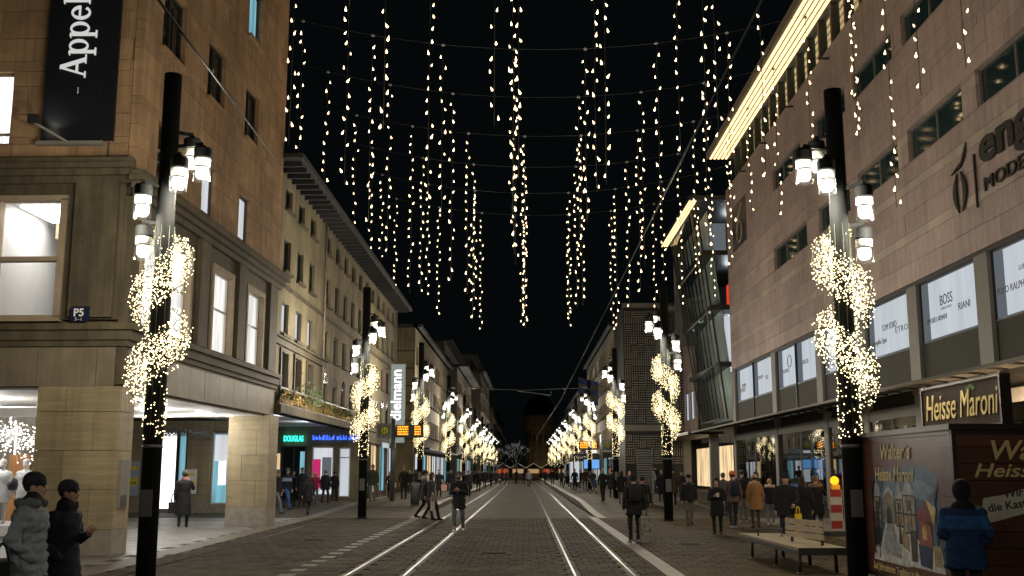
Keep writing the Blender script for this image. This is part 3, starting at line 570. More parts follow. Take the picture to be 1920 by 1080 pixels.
# canopy of bowed membrane bays
cn = empty('canopy', (11.7, 25, 4.4), 0, 'long dark ribbed canopy running along the stone store shopfronts', 'canopy')
cp = (11.7, 25, 4.4)
def cz(x): t = (x - 11.7) / 2.3; return 4.42 + .42 * math.sin(math.pi * min(t * .62, 1)) - .1 * t
for i in range(38):
    y = 22 + i * 1.5; xs = [11.72 + 2.28 * k / 8 for k in range(9)]; vs = []
    for x in xs: vs += [(x - cp[0], y + .03 - cp[1], cz(x) - cp[2]), (x - cp[0], y + 1.47 - cp[1], cz(x) - cp[2])]
    MB().add(vs, [(2 * k, 2 * k + 1, 2 * k + 3, 2 * k + 2) for k in range(8)], 0, True).build('membrane', M['canopy'], cn)
    MB().tube([(x - cp[0], y - cp[1], cz(x) - .03 - cp[2]) for x in xs], .035, 6).build('rib', M['frame_dark'], cn)
MB().tube([(0, -3, .02), (0, 54.5, .02)], .06, 8).build('edge_pipe', M['metal_grey'], cn)
# leaning glass tower beyond the stone store
S4 = (13.5, 80, 0)
gt = empty('glass_tower', S4, 0, 'leaning green glass stair tower behind the stone store', 'tower')
A0, A1, B0, B1 = Vector((13.55, 74, 5.3)), Vector((11.85, 74, 20.0)), Vector((14.3, 88, 5.5)), Vector((12.25, 88, 20.4))
def gp(u, v): return (A0 * (1 - v) + A1 * v) * (1 - u) + (B0 * (1 - v) + B1 * v) * u - Vector(S4)
nu, nv = 7, 4; nrm = (B0 - A0).cross(A1 - A0).normalized()
for i in range(nu):
    for j in range(nv):
        e = .006; q = [gp((i + e * 4) / nu, (j + e * 2) / nv), gp((i + 1 - e * 4) / nu, (j + e * 2) / nv), gp((i + 1 - e * 4) / nu, (j + 1 - e * 2) / nv), gp((i + e * 4) / nu, (j + 1 - e * 2) / nv)]
        MB().add(q, [(0, 1, 2, 3)]).build('glass_pane', M['glass_green'], gt)
iw = MB().add([gp(0, 0) + Vector((1.1, .1, 0)), gp(1, 0) + Vector((1.1, .1, 0)), gp(1, 1) + Vector((1.1, .1, 0)), gp(0, 1) + Vector((1.1, .1, 0))], [(0, 1, 2, 3)]).build('inner_screen', pmat('inner_screen', (.27, .31, .3), .6, var=.5, scale=1.2, stretch=(1, 2.5, .15)), gt)
for u_ in (.15, .5, .85):
    for v_ in (.15, .5, .85): point(gt, gp(u_, v_) + Vector((.45, 0, 0)), 5, (.85, 1, .97), .2)
for i in range(nu + 1): MB().tube([gp(i / nu, 0) + Vector((.08, 0, 0)), gp(i / nu, 1) + Vector((.08, 0, 0))], .05, 6).build('mullion', M['frame_dark'], gt)
for j in range(nv + 1): MB().tube([gp(0, j / nv), gp(1, j / nv)], .06, 6).build('transom', M['metal_grey'], gt)
for z, x in ((8.9, 13.2), (12.9, 12.75), (16.8, 12.3)): part('floor_slab', M['frame_dark'], gt, S4, (x + .25, 20, 74.1, 87.5, z, z + .35))
part('back_wall', M['white_paint'], gt, S4, (17.5, 17.7, 72.6, 88.3, 4, 20.5)); part('end_wall', M['plaster_grey'], gt, S4, (14.4, 17.5, 88.05, 88.3, 4, 20.5), (12.5, 14.4, 88.05, 88.3, 12, 20.5)); part('roof_slab', M['frame_dark'], gt, S4, (11.6, 20, 73.2, 89, 20.6, 20.9))
for k in range(3): part('light_strip', M['strip_warm'], gt, S4, (11.62 + .2 * k, 11.72 + .2 * k, 73.4, 89, 20.52, 20.59))
part('red_display', emat('red_display', (1, .07, .03), .7), gt, S4, (14.4, 15.2, 74.4, 75.4, 13.3, 14.8)); part('red_display', M['red_cloth'], gt, S4, (14.6, 16.2, 75.4, 76, 17.2, 19.6)); part('lit_wall', M['lit_white'], gt, S4, (15.8, 17.4, 74.5, 74.6, 13.3, 16.7)); part('lit_wall', M['lit_cool'], gt, S4, (14.7, 17.4, 74.6, 74.7, 5.2, 8.8)); part('lit_wall', M['lit_cool'], gt, S4, (14.4, 17.4, 76.6, 76.7, 9.3, 12.8)); part('lit_wall', M['lit_grey'], gt, S4, (13.6, 17.4, 78, 78.1, 17.2, 20))
MB().bar((A0 - Vector(S4)) + Vector((.35, -.1, 0)), (A1 - Vector(S4)) + Vector((.35, -.1, 0)), .12, .12).build('raking_post', M['frame_dark'], gt); MB().bar((A0 - Vector(S4)) + Vector((.1, -.1, 0)), (A1 - Vector(S4)) + Vector((-.1, -.1, 0)), .1, .1).build('raking_post', M['metal_grey'], gt)
for z in (14.5, 18.2): MB().tube([(1.0, -5.8, z - .4), (2.6, -5.4, z + 1.2)], .08, 6).build('stair_rail', M['red_cloth'], gt)
for z in (8, 12, 16, 19.8): point(gt, (15.3 - S4[0], 79 - S4[1], z), 70, (.85, .97, 1), .3)
# ------------------------------------------------------------------ far buildings
def far_building(name, label, x0, x1, y0, y1, z, wallm, side, rows_, dy, ww, wh, z00, front=0, penth=None, lit=0.05, roofm='roof', group='buildings further down the street', overhang=.5, seed=1):
    ploc = (x0 if side < 0 else x1, y0, 0); ploc = ((x1 if side > 0 else x0), y0, 0)
    b = empty(name, ploc, 0, label, 'building', group); fx = x1 if side > 0 else x0; rg = random.Random(seed)
    part('wall', M[wallm], b, ploc, (x0, x1, y0, y1, 0, z)); part('roof', M[roofm], b, ploc, (x0 - .2, x1 + .2, y0 - .4, y1 + .2, z, z + .25), (fx - .1 if side > 0 else fx - overhang, fx + overhang if side > 0 else fx + .1, y0 - .4, y1 + .2, z, z + .25))
    if penth: part('penthouse', M['plaster_grey'], b, ploc, (x0 + 1.5, x1 - 1.5, y0 + 1, y1 - 1, z + .25, z + penth)); part('penthouse_roof', M['roof'], b, ploc, (x0 + .8, x1 - .6, y0 + .2, y1 - .4, z + penth, z + penth + .2))
    P = ('x', fx, side); n = int((y1 - y0 - .8) / dy)
    for r in range(rows_):
        for i in range(n):
            y = y0 + .8 + i * dy; zz = z00 + r * (z - z00) / rows_
            mt = M['lit_white'] if rg.random() < lit else M['dark_glass']
            w = window(P, y, y + ww, zz, zz + wh, b, ploc, mt, M['frame_stone'], w=.0, fw=.09, sill=M['trim'])
    if front:
        P = ('y', y0, -1)
        for r in range(front):
            part('string_course', M['trim'], b, ploc, (x0, x1 - .02, y0 - .05, y0, z00 - .5 + r * (z - z00) / front, z00 - .38 + r * (z - z00) / front))
    ps = M[('lit_cool', 'lit_teal', 'lit_warm', 'lit_white')[seed % 4]]
    k = int((y1 - y0) / 5)
    for i in range(k): window(('x', fx, side), y0 + .5 + i * 5, y0 + 4.6 + i * 5, .6, 3.1, b, ploc, (M['lit_cool'], M['lit_white'], M['lit_teal'], M['lit_warm'], M['lit_white'])[(i + seed) % 5], M['frame_dark'], mv=1, w=.01)
    part('awning', M['frame_dark'], b, ploc, (min(fx, fx + side * 1.2), max(fx, fx + side * 1.2), y0 + .3, y1 - .3, 3.35, 3.5))
    return b
far_building('office_building', 'long grey-brown building with rows of small windows beyond the cross street', -24, -8.5, 82, 117, 12.7, 'plaster', 1, 3, 2.3, 1.1, 1.5, 4.6, 6, seed=1)
far_building('office_building', 'taller pale building with flat overhanging roof terrace, third on the left', -24, -7.6, 119, 150, 13.2, 'plaster_pale', 1, 3, 2.6, 1.3, 1.5, 4.6, 0, 3.0, seed=2, overhang=1.2)
far_building('office_building', 'tall pale building with blank end wall far down the left side', -24, -6.6, 158, 196, 16.2, 'plaster_pale', 1, 4, 2.8, 1.4, 1.6, 4.6, 0, 2.6, seed=3, overhang=.8)
far_building('office_building', 'distant low building at the end of the left row', -24, -6.2, 205, 290, 13.5, 'plaster_grey', 1, 3, 3, 1.5, 1.6, 4.6, 0, seed=4)
far_building('office_building', 'white five storey building with plain windows beyond the patterned tower', 8.6, 24, 103, 148, 15.6, 'plaster_pale', -1, 4, 2.6, 1.2, 1.6, 4.6, 0, seed=5)
far_building('office_building', 'distant building at the end of the right row', 8.2, 24, 152, 230, 13, 'plaster_grey', -1, 3, 3, 1.5, 1.6, 4.6, 0, seed=6)
# patterned tower: a screen of short bars running both ways
S5 = (11.4, 95, 0)
mz = empty('patterned_tower', S5, 0, 'dark tower wrapped in a maze-like screen of short pale bars', 'building')
part('wall', pmat('tower_dark', (.025, .024, .022), .7), mz, S5, (8.8, 24, 95, 103, 0, 16.4)); part('band', M['metal_grey'], mz, S5, (8.7, 14, 94.8, 95, 5.2, 5.75), (8.7, 14, 94.8, 95, 16.2, 16.6))
mk('bar_pale', (.3, .28, .24), .6)
rg = random.Random(21); mb = MB(); nb = 0
for z0_, z1_ in ((2.4, 5.1), (5.9, 16.1)):
    gx0, n, m_ = 8.9, 26, int((z1_ - z0_) / .21)
    for i in range(0, n, 3):
        for j in range(0, m_, 3):
            hor = rg.random() < .5; dots = rg.random() < .3
            for k in range(3):
                x, z = gx0 + i * .2, z0_ + j * .21
                if dots:
                    for l in range(3): mb.box(x + l * .2 - S5[0], x + l * .2 + .1 - S5[0], -.12, 0, z + k * .21, z + k * .21 + .1)
                elif hor: mb.box(x - S5[0], x + .55 - S5[0], -.12, 0, z + k * .21, z + k * .21 + .07)
                else: mb.box(x + k * .2 - S5[0], x + k * .2 + .07 - S5[0], -.12, 0, z, z + .58)
tag(mb.build('bar_screen', M['bar_pale'], mz), kind='stuff')
# wing between glass tower and patterned tower
S6 = (14, 92, 0)
wg = empty('store_wing', S6, 0, 'grey stone wing of the store beyond the leaning glass tower', 'building')
part('wall', M['joint'], wg, S6, (14.2, 24, 88.4, 94.6, 4.4, 15.5)); clad(('x', 14.2, -1), 88.4, 94.6, 4.4, 15.5, [(88.9, 91.2, 6, 8.4), (91.6, 94, 6, 8.4)], c3, 2.2, 0, .2, M['redstone'], wg, S6, 'stone_panel', jitter=0)
for h in ((88.9, 91.2, 6, 8.4), (91.6, 94, 6, 8.4)): window(('x', 14.2, -1), *h, wg, S6, M['lit_cool'], M['frame_dark'], mv=1)
part('bay', M['metal_grey'], wg, S6, (11.6, 14, 92.6, 94.5, 15.6, 16), (11.6, 11.75, 92.6, 94.5, 12, 15.6)); MB().bar((-2.3, .7, 12), (0, .7, 15.6), .15, .15).build('brace', M['frame_dark'], wg); part('soffit', M['frame_dark'], wg, S6, (11.5, 14, 76, 94.5, 4.3, 4.5)); part('column', M['metal_grey'], wg, S6, (13.2, 13.8, 77, 77.6, 0, 4.3)); part('column', M['metal_grey'], wg, S6, (13.2, 13.8, 90, 90.5, 0, 4.3)); part('shop_pane', M['lit_warm'], wg, S6, (14.9, 15, 78, 94, .5, 3.6))
# water tower closing the street
S7 = (8.2, 600, 0)
wt_ = empty('water_tower', S7, 0, 'round stone water tower standing dark at the end of the street', 'tower')
MB().lathe([(8.6, 0), (8.4, 6), (7.6, 7), (7.4, 20), (7.8, 21), (7.8, 23)], (0, 0, 0), 40).build('shaft', M['plaster'], wt_); MB().lathe([(7.8, 23), (9.2, 25), (9.2, 30), (10, 31), (10, 32), (9, 32.5)], (0, 0, 0), 40).build('tank_storey', M['plaster'], wt_); MB().lathe([(9, 32.5), (8.5, 36), (6, 40), (2, 43), (.4, 44), (.1, 52)], (0, 0, 0), 40).build('dome', M['roof'], wt_)
for k in range(9): a = math.pi * (1 + k / 8); MB().tube([(7.9 * math.cos(a), 7.9 * math.sin(a), 7), (7.9 * math.cos(a), 7.9 * math.sin(a), 20.5)], .45, 8).build('column', M['plaster'], wt_)
[point(wt_, (x_, -22, 4), 650, (1, .78, .5), .5) for x_ in (-8, 8)]  # unseen lights added to brighten the tower
# ------------------------------------------------------------------ street lamps and light garlands
def lamp_proto(heads, H):
    t = empty('street_lamp')
    MB().tube([(0, 0, 0), (0, 0, H * .62), (0, 0, H)], [.165, .16, .155], 20).build('pole', M['pole'], t); MB().lathe([(.2, 0), (.2, .03), (.165, .06)], (0, 0, 0), 20).build('base_ring', M['pole'], t)
    MB().box(-.1, .1, -.172, -.16, 1.05, 1.5).build('service_door', M['pole_grey'], t); MB().lathe([(.163, 0), (.172, .005), (.172, .05), (.163, .055)], (0, 0, 2.2), 20).build('clamp_band', M['pole_grey'], t)
    cap = MB().lathe([(0, .24), (.05, .24), (.06, .2), (.14, .19), (.155, .16), (.155, .02), (.158, .015), (.158, -.02), (.15, -.02), (0, -.02)], (0, 0, 0), 20).mesh('lamp_cap', M['pole'])
    gl = MB().lathe([(.15, -.02), (.15, -.42), (.14, -.43)], (0, 0, 0), 20).mesh('lamp_glass', M['glass_lamp'])
    rf = MB().lathe([(.145, -.02), (.142, -.14), (.12, -.15)], (0, 0, 0), 20).mesh('reflector', M['frame_white'])
    co = MB().lathe([(0, -.17), (.11, -.18), (.12, -.22), (.118, -.33), (.08, -.38), (0, -.39)], (0, 0, 0), 16).mesh('lamp_core', M['lamp_core'])
    for (x, y, z) in heads:
        h = mesh_obj('lantern', cap, t, (x, y, z)); mesh_obj('glass', gl, h); mesh_obj('reflector', rf, h); mesh_obj('bulb', co, h)
        d = Vector((x, y, 0)).normalized() * .15
        MB().bar((d.x, d.y, z + .2), (x, y, z + .27), .05, .06).build('arm', M['pole'], t)
    return t
HL = [(.58, .1, 7.4), (.3, -.3, 7.1), (-.33, -.25, 6.62), (-.44, .2, 5.98), (.25, .5, 7.7)]
HR = [(-.55, .1, 7.32), (-.27, -.3, 7.02), (.38, -.25, 6.55), (.48, .2, 5.9), (-.2, .5, 7.6)]
def garland_proto(sgn, seed, turns=1.85):
    t = empty('light_garland'); rg = np.random.default_rng(seed); n = 2300
    Z0, Z1 = 3.0, 6.05
    s = rg.random(n); th = rg.random(n) * 2 * np.pi; q = np.sqrt(rg.random(n)) * np.where(rg.random(n) < .05, 1.15, 1) * (1 + .1 * np.sin(s * 41) * np.sin(s * 17)); ph0 = 2.6 if sgn > 0 else .55
    ph = sgn * (2 * np.pi * turns * s) + ph0; zc = Z0 + .3 + (Z1 - Z0 - .6) * s; rad = np.maximum(.33 + .23 * q * np.cos(th), .18)
    px, py, pz = rad * np.cos(ph), rad * np.sin(ph), zc + .46 * q * np.sin(th)
    n2 = 190; z2 = np.concatenate([2.35 + rg.random(130) * 1.0, 3.2 + rg.random(60) * 2.9]); a2 = rg.random(n2) * 2 * np.pi
    px = np.concatenate([px, .19 * np.cos(a2)]); py = np.concatenate([py, .19 * np.sin(a2)]); pz = np.concatenate([pz, z2])
    r = .0108; o6 = np.array([(r, 0, 0), (-r, 0, 0), (0, r, 0), (0, -r, 0), (0, 0, r), (0, 0, -r)])
    f8 = np.array([(0, 2, 4), (2, 1, 4), (1, 3, 4), (3, 0, 4), (2, 0, 5), (1, 2, 5), (3, 1, 5), (0, 3, 5)])
    P = np.stack([px, py, pz], 1); V = (P[:, None, :] + o6[None] * rg.uniform(.75, 1.25, (len(P), 1, 1))).reshape(-1, 3); Fc = (np.arange(len(P))[:, None, None] * 6 + f8[None]).reshape(-1, 3)
    me = bpy.data.meshes.new('led_lights'); me.from_pydata(V.tolist(), [], Fc.tolist()); me.materials.append(M['led']); tag(mesh_obj('led_lights', me, t), kind='stuff')
    mb = MB()
    for k in range(11):      # wire cage of the spiral, wound round its tube
        q = [(0, 0, 0)] * 0
        for i in range(70):
            s_ = i / 69; ph_ = sgn * 2 * math.pi * turns * s_ + ph0; th_ = 2 * math.pi * k / 11 + s_ * 9; ra = .31 + .2 * math.cos(th_); q.append((max(ra, .175) * math.cos(ph_), max(ra, .175) * math.sin(ph_), Z0 + .3 + (Z1 - Z0 - .6) * s_ + .36 * math.sin(th_)))
        mb.tube(q, .006, 4)
    for k in range(8): a = 2 * math.pi * k / 8; mb.tube([(.18 * math.cos(a), .18 * math.sin(a), 2.35), (.18 * math.cos(a), .18 * math.sin(a), 6.1)], .005, 4)
    mb.build('wires', M['cable'], t)
    return t
mk('cable', (.035, .045, .015), .6)
ords = ['nearest to the camera', 'second from the camera', 'third from the camera', 'fourth from the camera', 'fifth from the camera', 'sixth from the camera', 'seventh from the camera', 'eighth from the camera', 'ninth from the camera', 'farthest one']
LP = [(-6.42, 18.5), (-6.25, 41.6), (-6.05, 62)] + [(-6.0, 84 + 22 * i) for i in range(7)]
RP = [(5.57, 18.5), (5.2, 39.6), (5.2, 62)] + [(5.0, 84 + 22 * i) for i in range(7)]
for side, LPP, heads, HH, sg_ in (('left', LP, HL, 8.95, 1), ('right', RP, HR, 8.6, -1)):
    lp = lamp_proto(heads, HH); gp_ = garland_proto(sg_, 3 + sg_)
    for i, (x, y) in enumerate(LPP):
        o = lp if i == 0 else copy_tree(lp); g = gp_ if i == 0 else copy_tree(gp_)
        z = gh(x, y); o.location = (x, y, z); g.location = (x, y, z); g.rotation_euler.z = (0, .5, 1.2, .2, 2.1, .9, 3, 1.7, .4, 2.5)[i]
        if i == 0: o.rotation_euler.z = 0
        tag(o, 'tall dark lamp post with five lanterns on the %s side, %s' % (side, ords[i]), 'street lamp', 'lamp posts along the street')
        tag(g, 'spiral garland of tiny warm lights wound round the %s lamp post %s' % (side, ords[i]), 'light garland', 'light garlands on lamp posts')
    o = copy_tree(lp); o.location = (LPP[0][0] * 1.02, -3.5, 0); tag(o, 'lamp post with five lanterns on the %s side, behind the camera' % side, 'street lamp', 'lamp posts along the street')
    for hx, hy, hz in heads: point(None, (LPP[0][0] * 1.02 + hx * 1.6, -3.5 + hy * 1.6, hz - .5), LAMP_W, LAMP, .1)
    for i, (x, y) in enumerate(LPP):
        z = gh(x, y)
        if i < 3:
            for hx, hy, hz in heads: point(None, (x + hx * 1.6, y + hy * 1.6, z + hz - .5), LAMP_W, LAMP, .1)
        elif i < 9: point(None, (x + .0, y - .45, z + 6.6), LAMP_W * 5, LAMP, .2)
# ------------------------------------------------------------------ hanging light strings above the street
rs = random.Random(5)
def flame_bulb(): return MB().lathe([(.001, .13), (.012, .075), (.03, .02), (.04, -.02), (.03, -.05), (.001, -.062)], (0, 0, 0), 7).mesh('flame_light', M['bulb'])
FLAME = flame_bulb()
HOOK = MB().lathe([(0, .1), (.05, .08), (.09, 0), (.07, -.02), (0, 0)], (0, 0, 0), 10).mesh('hook_cup', pmat('hook_cup', (.5, .5, .5), .4))
cols_ = {}
def strand(x, y, ztop, zbot, lab, off=0):
    t = empty('light_string', (x, y, ztop), 0, lab[0], 'light string', lab[1]); mesh_obj('hook', HOOK, t)
    MB().tube([(0, 0, 0), (rs.uniform(-.04, .04), 0, (zbot - ztop) * .5), (0, 0, zbot - ztop)], .012, 5).build('cord', M['frame_dark'], t)
    z = ztop - .55
    while z > zbot:
        o = mesh_obj('flame_light', FLAME, t, (rs.choice((-1, 1)) * rs.uniform(.04, .13), rs.uniform(-.08, .08), z - ztop)); o.rotation_euler = (rs.uniform(-.5, .5), rs.uniform(-.5, .5), rs.uniform(0, 3)); s = rs.uniform(.65, 1.05); o.scale = (s, s, s)
        z -= rs.uniform(.4, .56)
labs = {-3: 'above the left pavement', -2: 'above the left lamp posts', -1: 'above the left tram track', 0: 'down the middle of the street', 1: 'above the right tram track', 2: 'above the right lamp posts', 3: 'above the right pavement', 4: 'close to the stone store facade'}
ROWS = [(38, -.45), (44.2, -.45), (50.3, -.45), (56.5, 0), (62.6, 0), (68.8, -.2), (75, 0)]
zw = 19.9
for ri, (y, dx) in enumerate(ROWS):
    pts = []
    for k in range(-3, 5):
        x = 3.1 * k + dx; sag = .012 * (x - 1) ** 2
        if k == -3 and y < 44: continue
        if k == 4: x = 12.3
        zt = zw + sag; ln = rs.uniform(7.2, 9.6) if abs(k) < 2 else rs.uniform(6.8, 9.4)
        if k == 4: ln = rs.uniform(6, 9.5)
        if k == 0 and y < 45: ln += .5
        strand(x, y, zt, zt - ln, ('light string %s, %s row counting from the camera' % (labs[k], ['third', 'fourth', 'fifth', 'sixth', 'seventh', 'eighth', 'last'][ri]), 'hanging light strings'))
    xs = [-13 + 27.0 * i / 24 for i in range(25)]
    w = MB().tube([(x, y, zw + .03 + .012 * (x - 1) ** 2) for x in xs], .009, 5).build('span_wire', M['pole_grey']); tag(w, 'thin span wire across the street, %s row of light strings' % ['first', 'second', 'third', 'fourth', 'fifth', 'sixth', 'last'][ri], 'wire', 'span wires')
for x, y, zb, lb in ((-8.2, 35.6, 12.9, 'in front of the sandstone store side wall'), (-4.35, 31.5, 12.2, 'out of the picture top, left of the middle'), (-.88, 29.5, 11.6, 'out of the picture top, short one beside the middle column'), (-.2, 34, 11.3, 'out of the picture top, in the middle column'), (2.6, 33, 10.8, 'out of the picture top, right of the tram wire'), (6.0, 31.8, 12, 'out of the picture top, beside the lit eave end'),
        (12.2, 31.5, 13.2, 'before the stone store, nearest one above the emblem'), (12.3, 38, 13.8, 'before the stone store, second from the right edge'), (11.9, 27.5, 12.5, 'before the stone store, at the right picture edge'), (6.2, 35, 12.4, 'out of the picture top, left of the lit eave'), (12.3, 34.5, 10.4, 'before the stone store, long one beside the right lamp post')):
    strand(x, y, 21, zb, ('light string running %s' % lb, 'hanging light strings'))
# tram wires
for pts, lb in (([(2.6, 8, 6.9), (2.0, 60, 5.7), (1.4, 120, 5.6), (1.2, 220, 5.6)], 'right tram contact wire running away down the street'), ([(-2.6, 60, 5.75), (-2.6, 220, 5.6)], 'left tram contact wire in the distance')):
    tag(MB().tube(pts, .014, 5).build('contact_wire', M['pole_grey']), lb, 'wire')
tag(MB().tube([(-6.1, 84, 8.2), (0, 84, 8.0), (5.1, 84, 8.2)], .02, 5).build('cross_wire', M['pole_grey']), 'cross wire carrying the tram wires between far lamp posts', 'wire')
tag(MB().tube([(-.6, 84, 7.95), (2.0, 84, 7.6), (2.05, 84, 7.9)], .035, 6).build('wire_arm', M['pole_grey']), 'short bracket arm holding the tram wire', 'bracket')
tag(MB().tube([(-4.41, 12, 7.42), (-8.62, 36.5, 12.36)], .02, 5).build('anchor_cable', M['frame_dark']), 'dark cable slanting past the sandstone store front', 'wire')
# ------------------------------------------------------------------ people: one continuous surface per body, grown from limbs and joints
def surface_nets(d, o, h):
    nx, ny, nz = d.shape; s = d < 0
    acc = np.zeros((nx - 1, ny - 1, nz - 1, 3)); cnt = np.zeros((nx - 1, ny - 1, nz - 1))
    cor = [(0, 0, 0), (1, 0, 0), (0, 1, 0), (1, 1, 0), (0, 0, 1), (1, 0, 1), (0, 1, 1), (1, 1, 1)]
    def sub(A, c): return A[c[0]:nx - 1 + c[0], c[1]:ny - 1 + c[1], c[2]:nz - 1 + c[2]]
    for i in range(8):
        for ax in range(3):
            a = cor[i]
            if a[ax]: continue
            b = list(a); b[ax] = 1; da, db = sub(d, a), sub(d, b); m = (da < 0) != (db < 0)
            t = np.where(m, da / np.where(m, da - db, 1), 0)
            for k in range(3): acc[..., k] += np.where(m, a[k] + (t if k == ax else 0), 0)
            cnt += m
    act = cnt > 0; idx = -np.ones(act.shape, int); idx[act] = np.arange(act.sum())
    g = np.argwhere(act); v = (g + acc[act] / cnt[act][:, None]) * h + o
    F = []
    for ax in range(3):
        a = [slice(None)] * 3; b = [slice(None)] * 3; a[ax] = slice(0, -1); b[ax] = slice(1, None); e = s[tuple(a)] != s[tuple(b)]
        p, q = (ax + 1) % 3, (ax + 2) % 3; ii = np.argwhere(e); ii = ii[(ii[:, p] > 0) & (ii[:, q] > 0) & (ii[:, p] < d.shape[p] - 1) & (ii[:, q] < d.shape[q] - 1)]
        def at(dp, dq): c = ii.copy(); c[:, p] += dp; c[:, q] += dq; return idx[c[:, 0], c[:, 1], c[:, 2]]
        f = np.stack([at(-1, -1), at(0, -1), at(0, 0), at(-1, 0)], 1); fl = s[ii[:, 0], ii[:, 1], ii[:, 2]]
        f[~fl] = f[~fl][:, ::-1]; F.append(f)
    return v, np.concatenate(F)
def sd_cone(P, a, b, r1, r2):
    a = np.array(a, P.dtype); b = np.array(b, P.dtype); ab = b - a; t = np.clip(((P - a) @ ab) / max(ab @ ab, 1e-9), 0, 1)
    return np.linalg.norm(P - a - t[..., None] * ab, axis=-1) - (r1 + t * (r2 - r1))
def sd_ell(P, c, r, rot=None):
    q = P - np.array(c, P.dtype)
    if rot is not None: q = q @ np.array(rot, P.dtype)
    r = np.array(r, P.dtype); k0 = np.linalg.norm(q / r, axis=-1); k1 = np.linalg.norm(q / r ** 2, axis=-1); return k0 * (k0 - 1) / np.maximum(k1, 1e-6)
def sd_loft(P, prof, lo, hi):
    """upright elliptical loft: rows (z, half width, half depth, y offset), cut flat at lo and hi"""
    z = P[..., 2]; zs = [p[0] for p in prof]; a = np.interp(z, zs, [p[1] for p in prof]); b = np.interp(z, zs, [p[2] for p in prof]); y0 = np.interp(z, zs, [p[3] for p in prof])
    k = np.sqrt((P[..., 0] / a) ** 2 + ((P[..., 1] - y0) / b) ** 2); return np.maximum(np.maximum((k - 1) * np.minimum(a, b), lo - z), z - hi)
def smin(a, b, k): h = np.clip(.5 + .5 * (b - a) / k, 0, 1); return b * (1 - h) + a * h - k * h * (1 - h)
_pm = {}
def cloth(col, rough=.85):
    k = tuple(round(c, 3) for c in col) + (rough,)
    if k not in _pm: _pm[k] = pmat('cloth_%d' % len(_pm), col, rough, var=.22, scale=14, bump=.35, bscale=22, spec=.3)
    return _pm[k]
SKIN = pmat('skin', (.42, .25, .18), .55, var=.08, scale=20); EYE = pmat('eye', (.02, .015, .012), .3); LIP = pmat('lip', (.3, .1, .09), .5)
def hand_prims(w, dirv, side, curl, palm_n):
    """palm, four unequal bent fingers and a thumb; w wrist, dirv pointing direction, palm_n the way the palm faces"""
    d = np.array(dirv, float); d /= np.linalg.norm(d); n = np.array(palm_n, float); n -= d * (n @ d); n /= np.linalg.norm(n); t = np.cross(d, n) * side
    out = [('c', w - d * .03, w + d * .03, .026, .028), ('c', w + d * .03 + t * .018, w + d * .085 + t * .026, .02, .016), ('c', w + d * .03 - t * .018, w + d * .08 - t * .028, .02, .015), ('c', w + d * .02, w + d * .085, .024, .018)]
    for i, (o, l) in enumerate(((.03, .07), (.011, .08), (-.009, .074), (-.028, .058))):
        k0 = w + d * .085 + t * o; c = curl * (1 + .12 * i); d1 = d * math.cos(c) + n * math.sin(c); d2 = d * math.cos(2.1 * c) + n * math.sin(2.1 * c); d3 = d * math.cos(2.9 * c) + n * math.sin(2.9 * c)
        k1 = k0 + d1 * l * .45; k2 = k1 + d2 * l * .33; k3 = k2 + d3 * l * .25; out += [('c', k0, k1, .0098, .009), ('c', k1, k2, .009, .0082), ('c', k2, k3, .0082, .0068)]
    b = w + d * .03 + t * .03; m = b + (d * .6 + t * .65 + n * .35) * .042; e = m + (d * .85 + t * .1 + n * .5) * .036; out += [('c', b, m, .014, .0105), ('c', m, e, .0105, .008)]
    return out
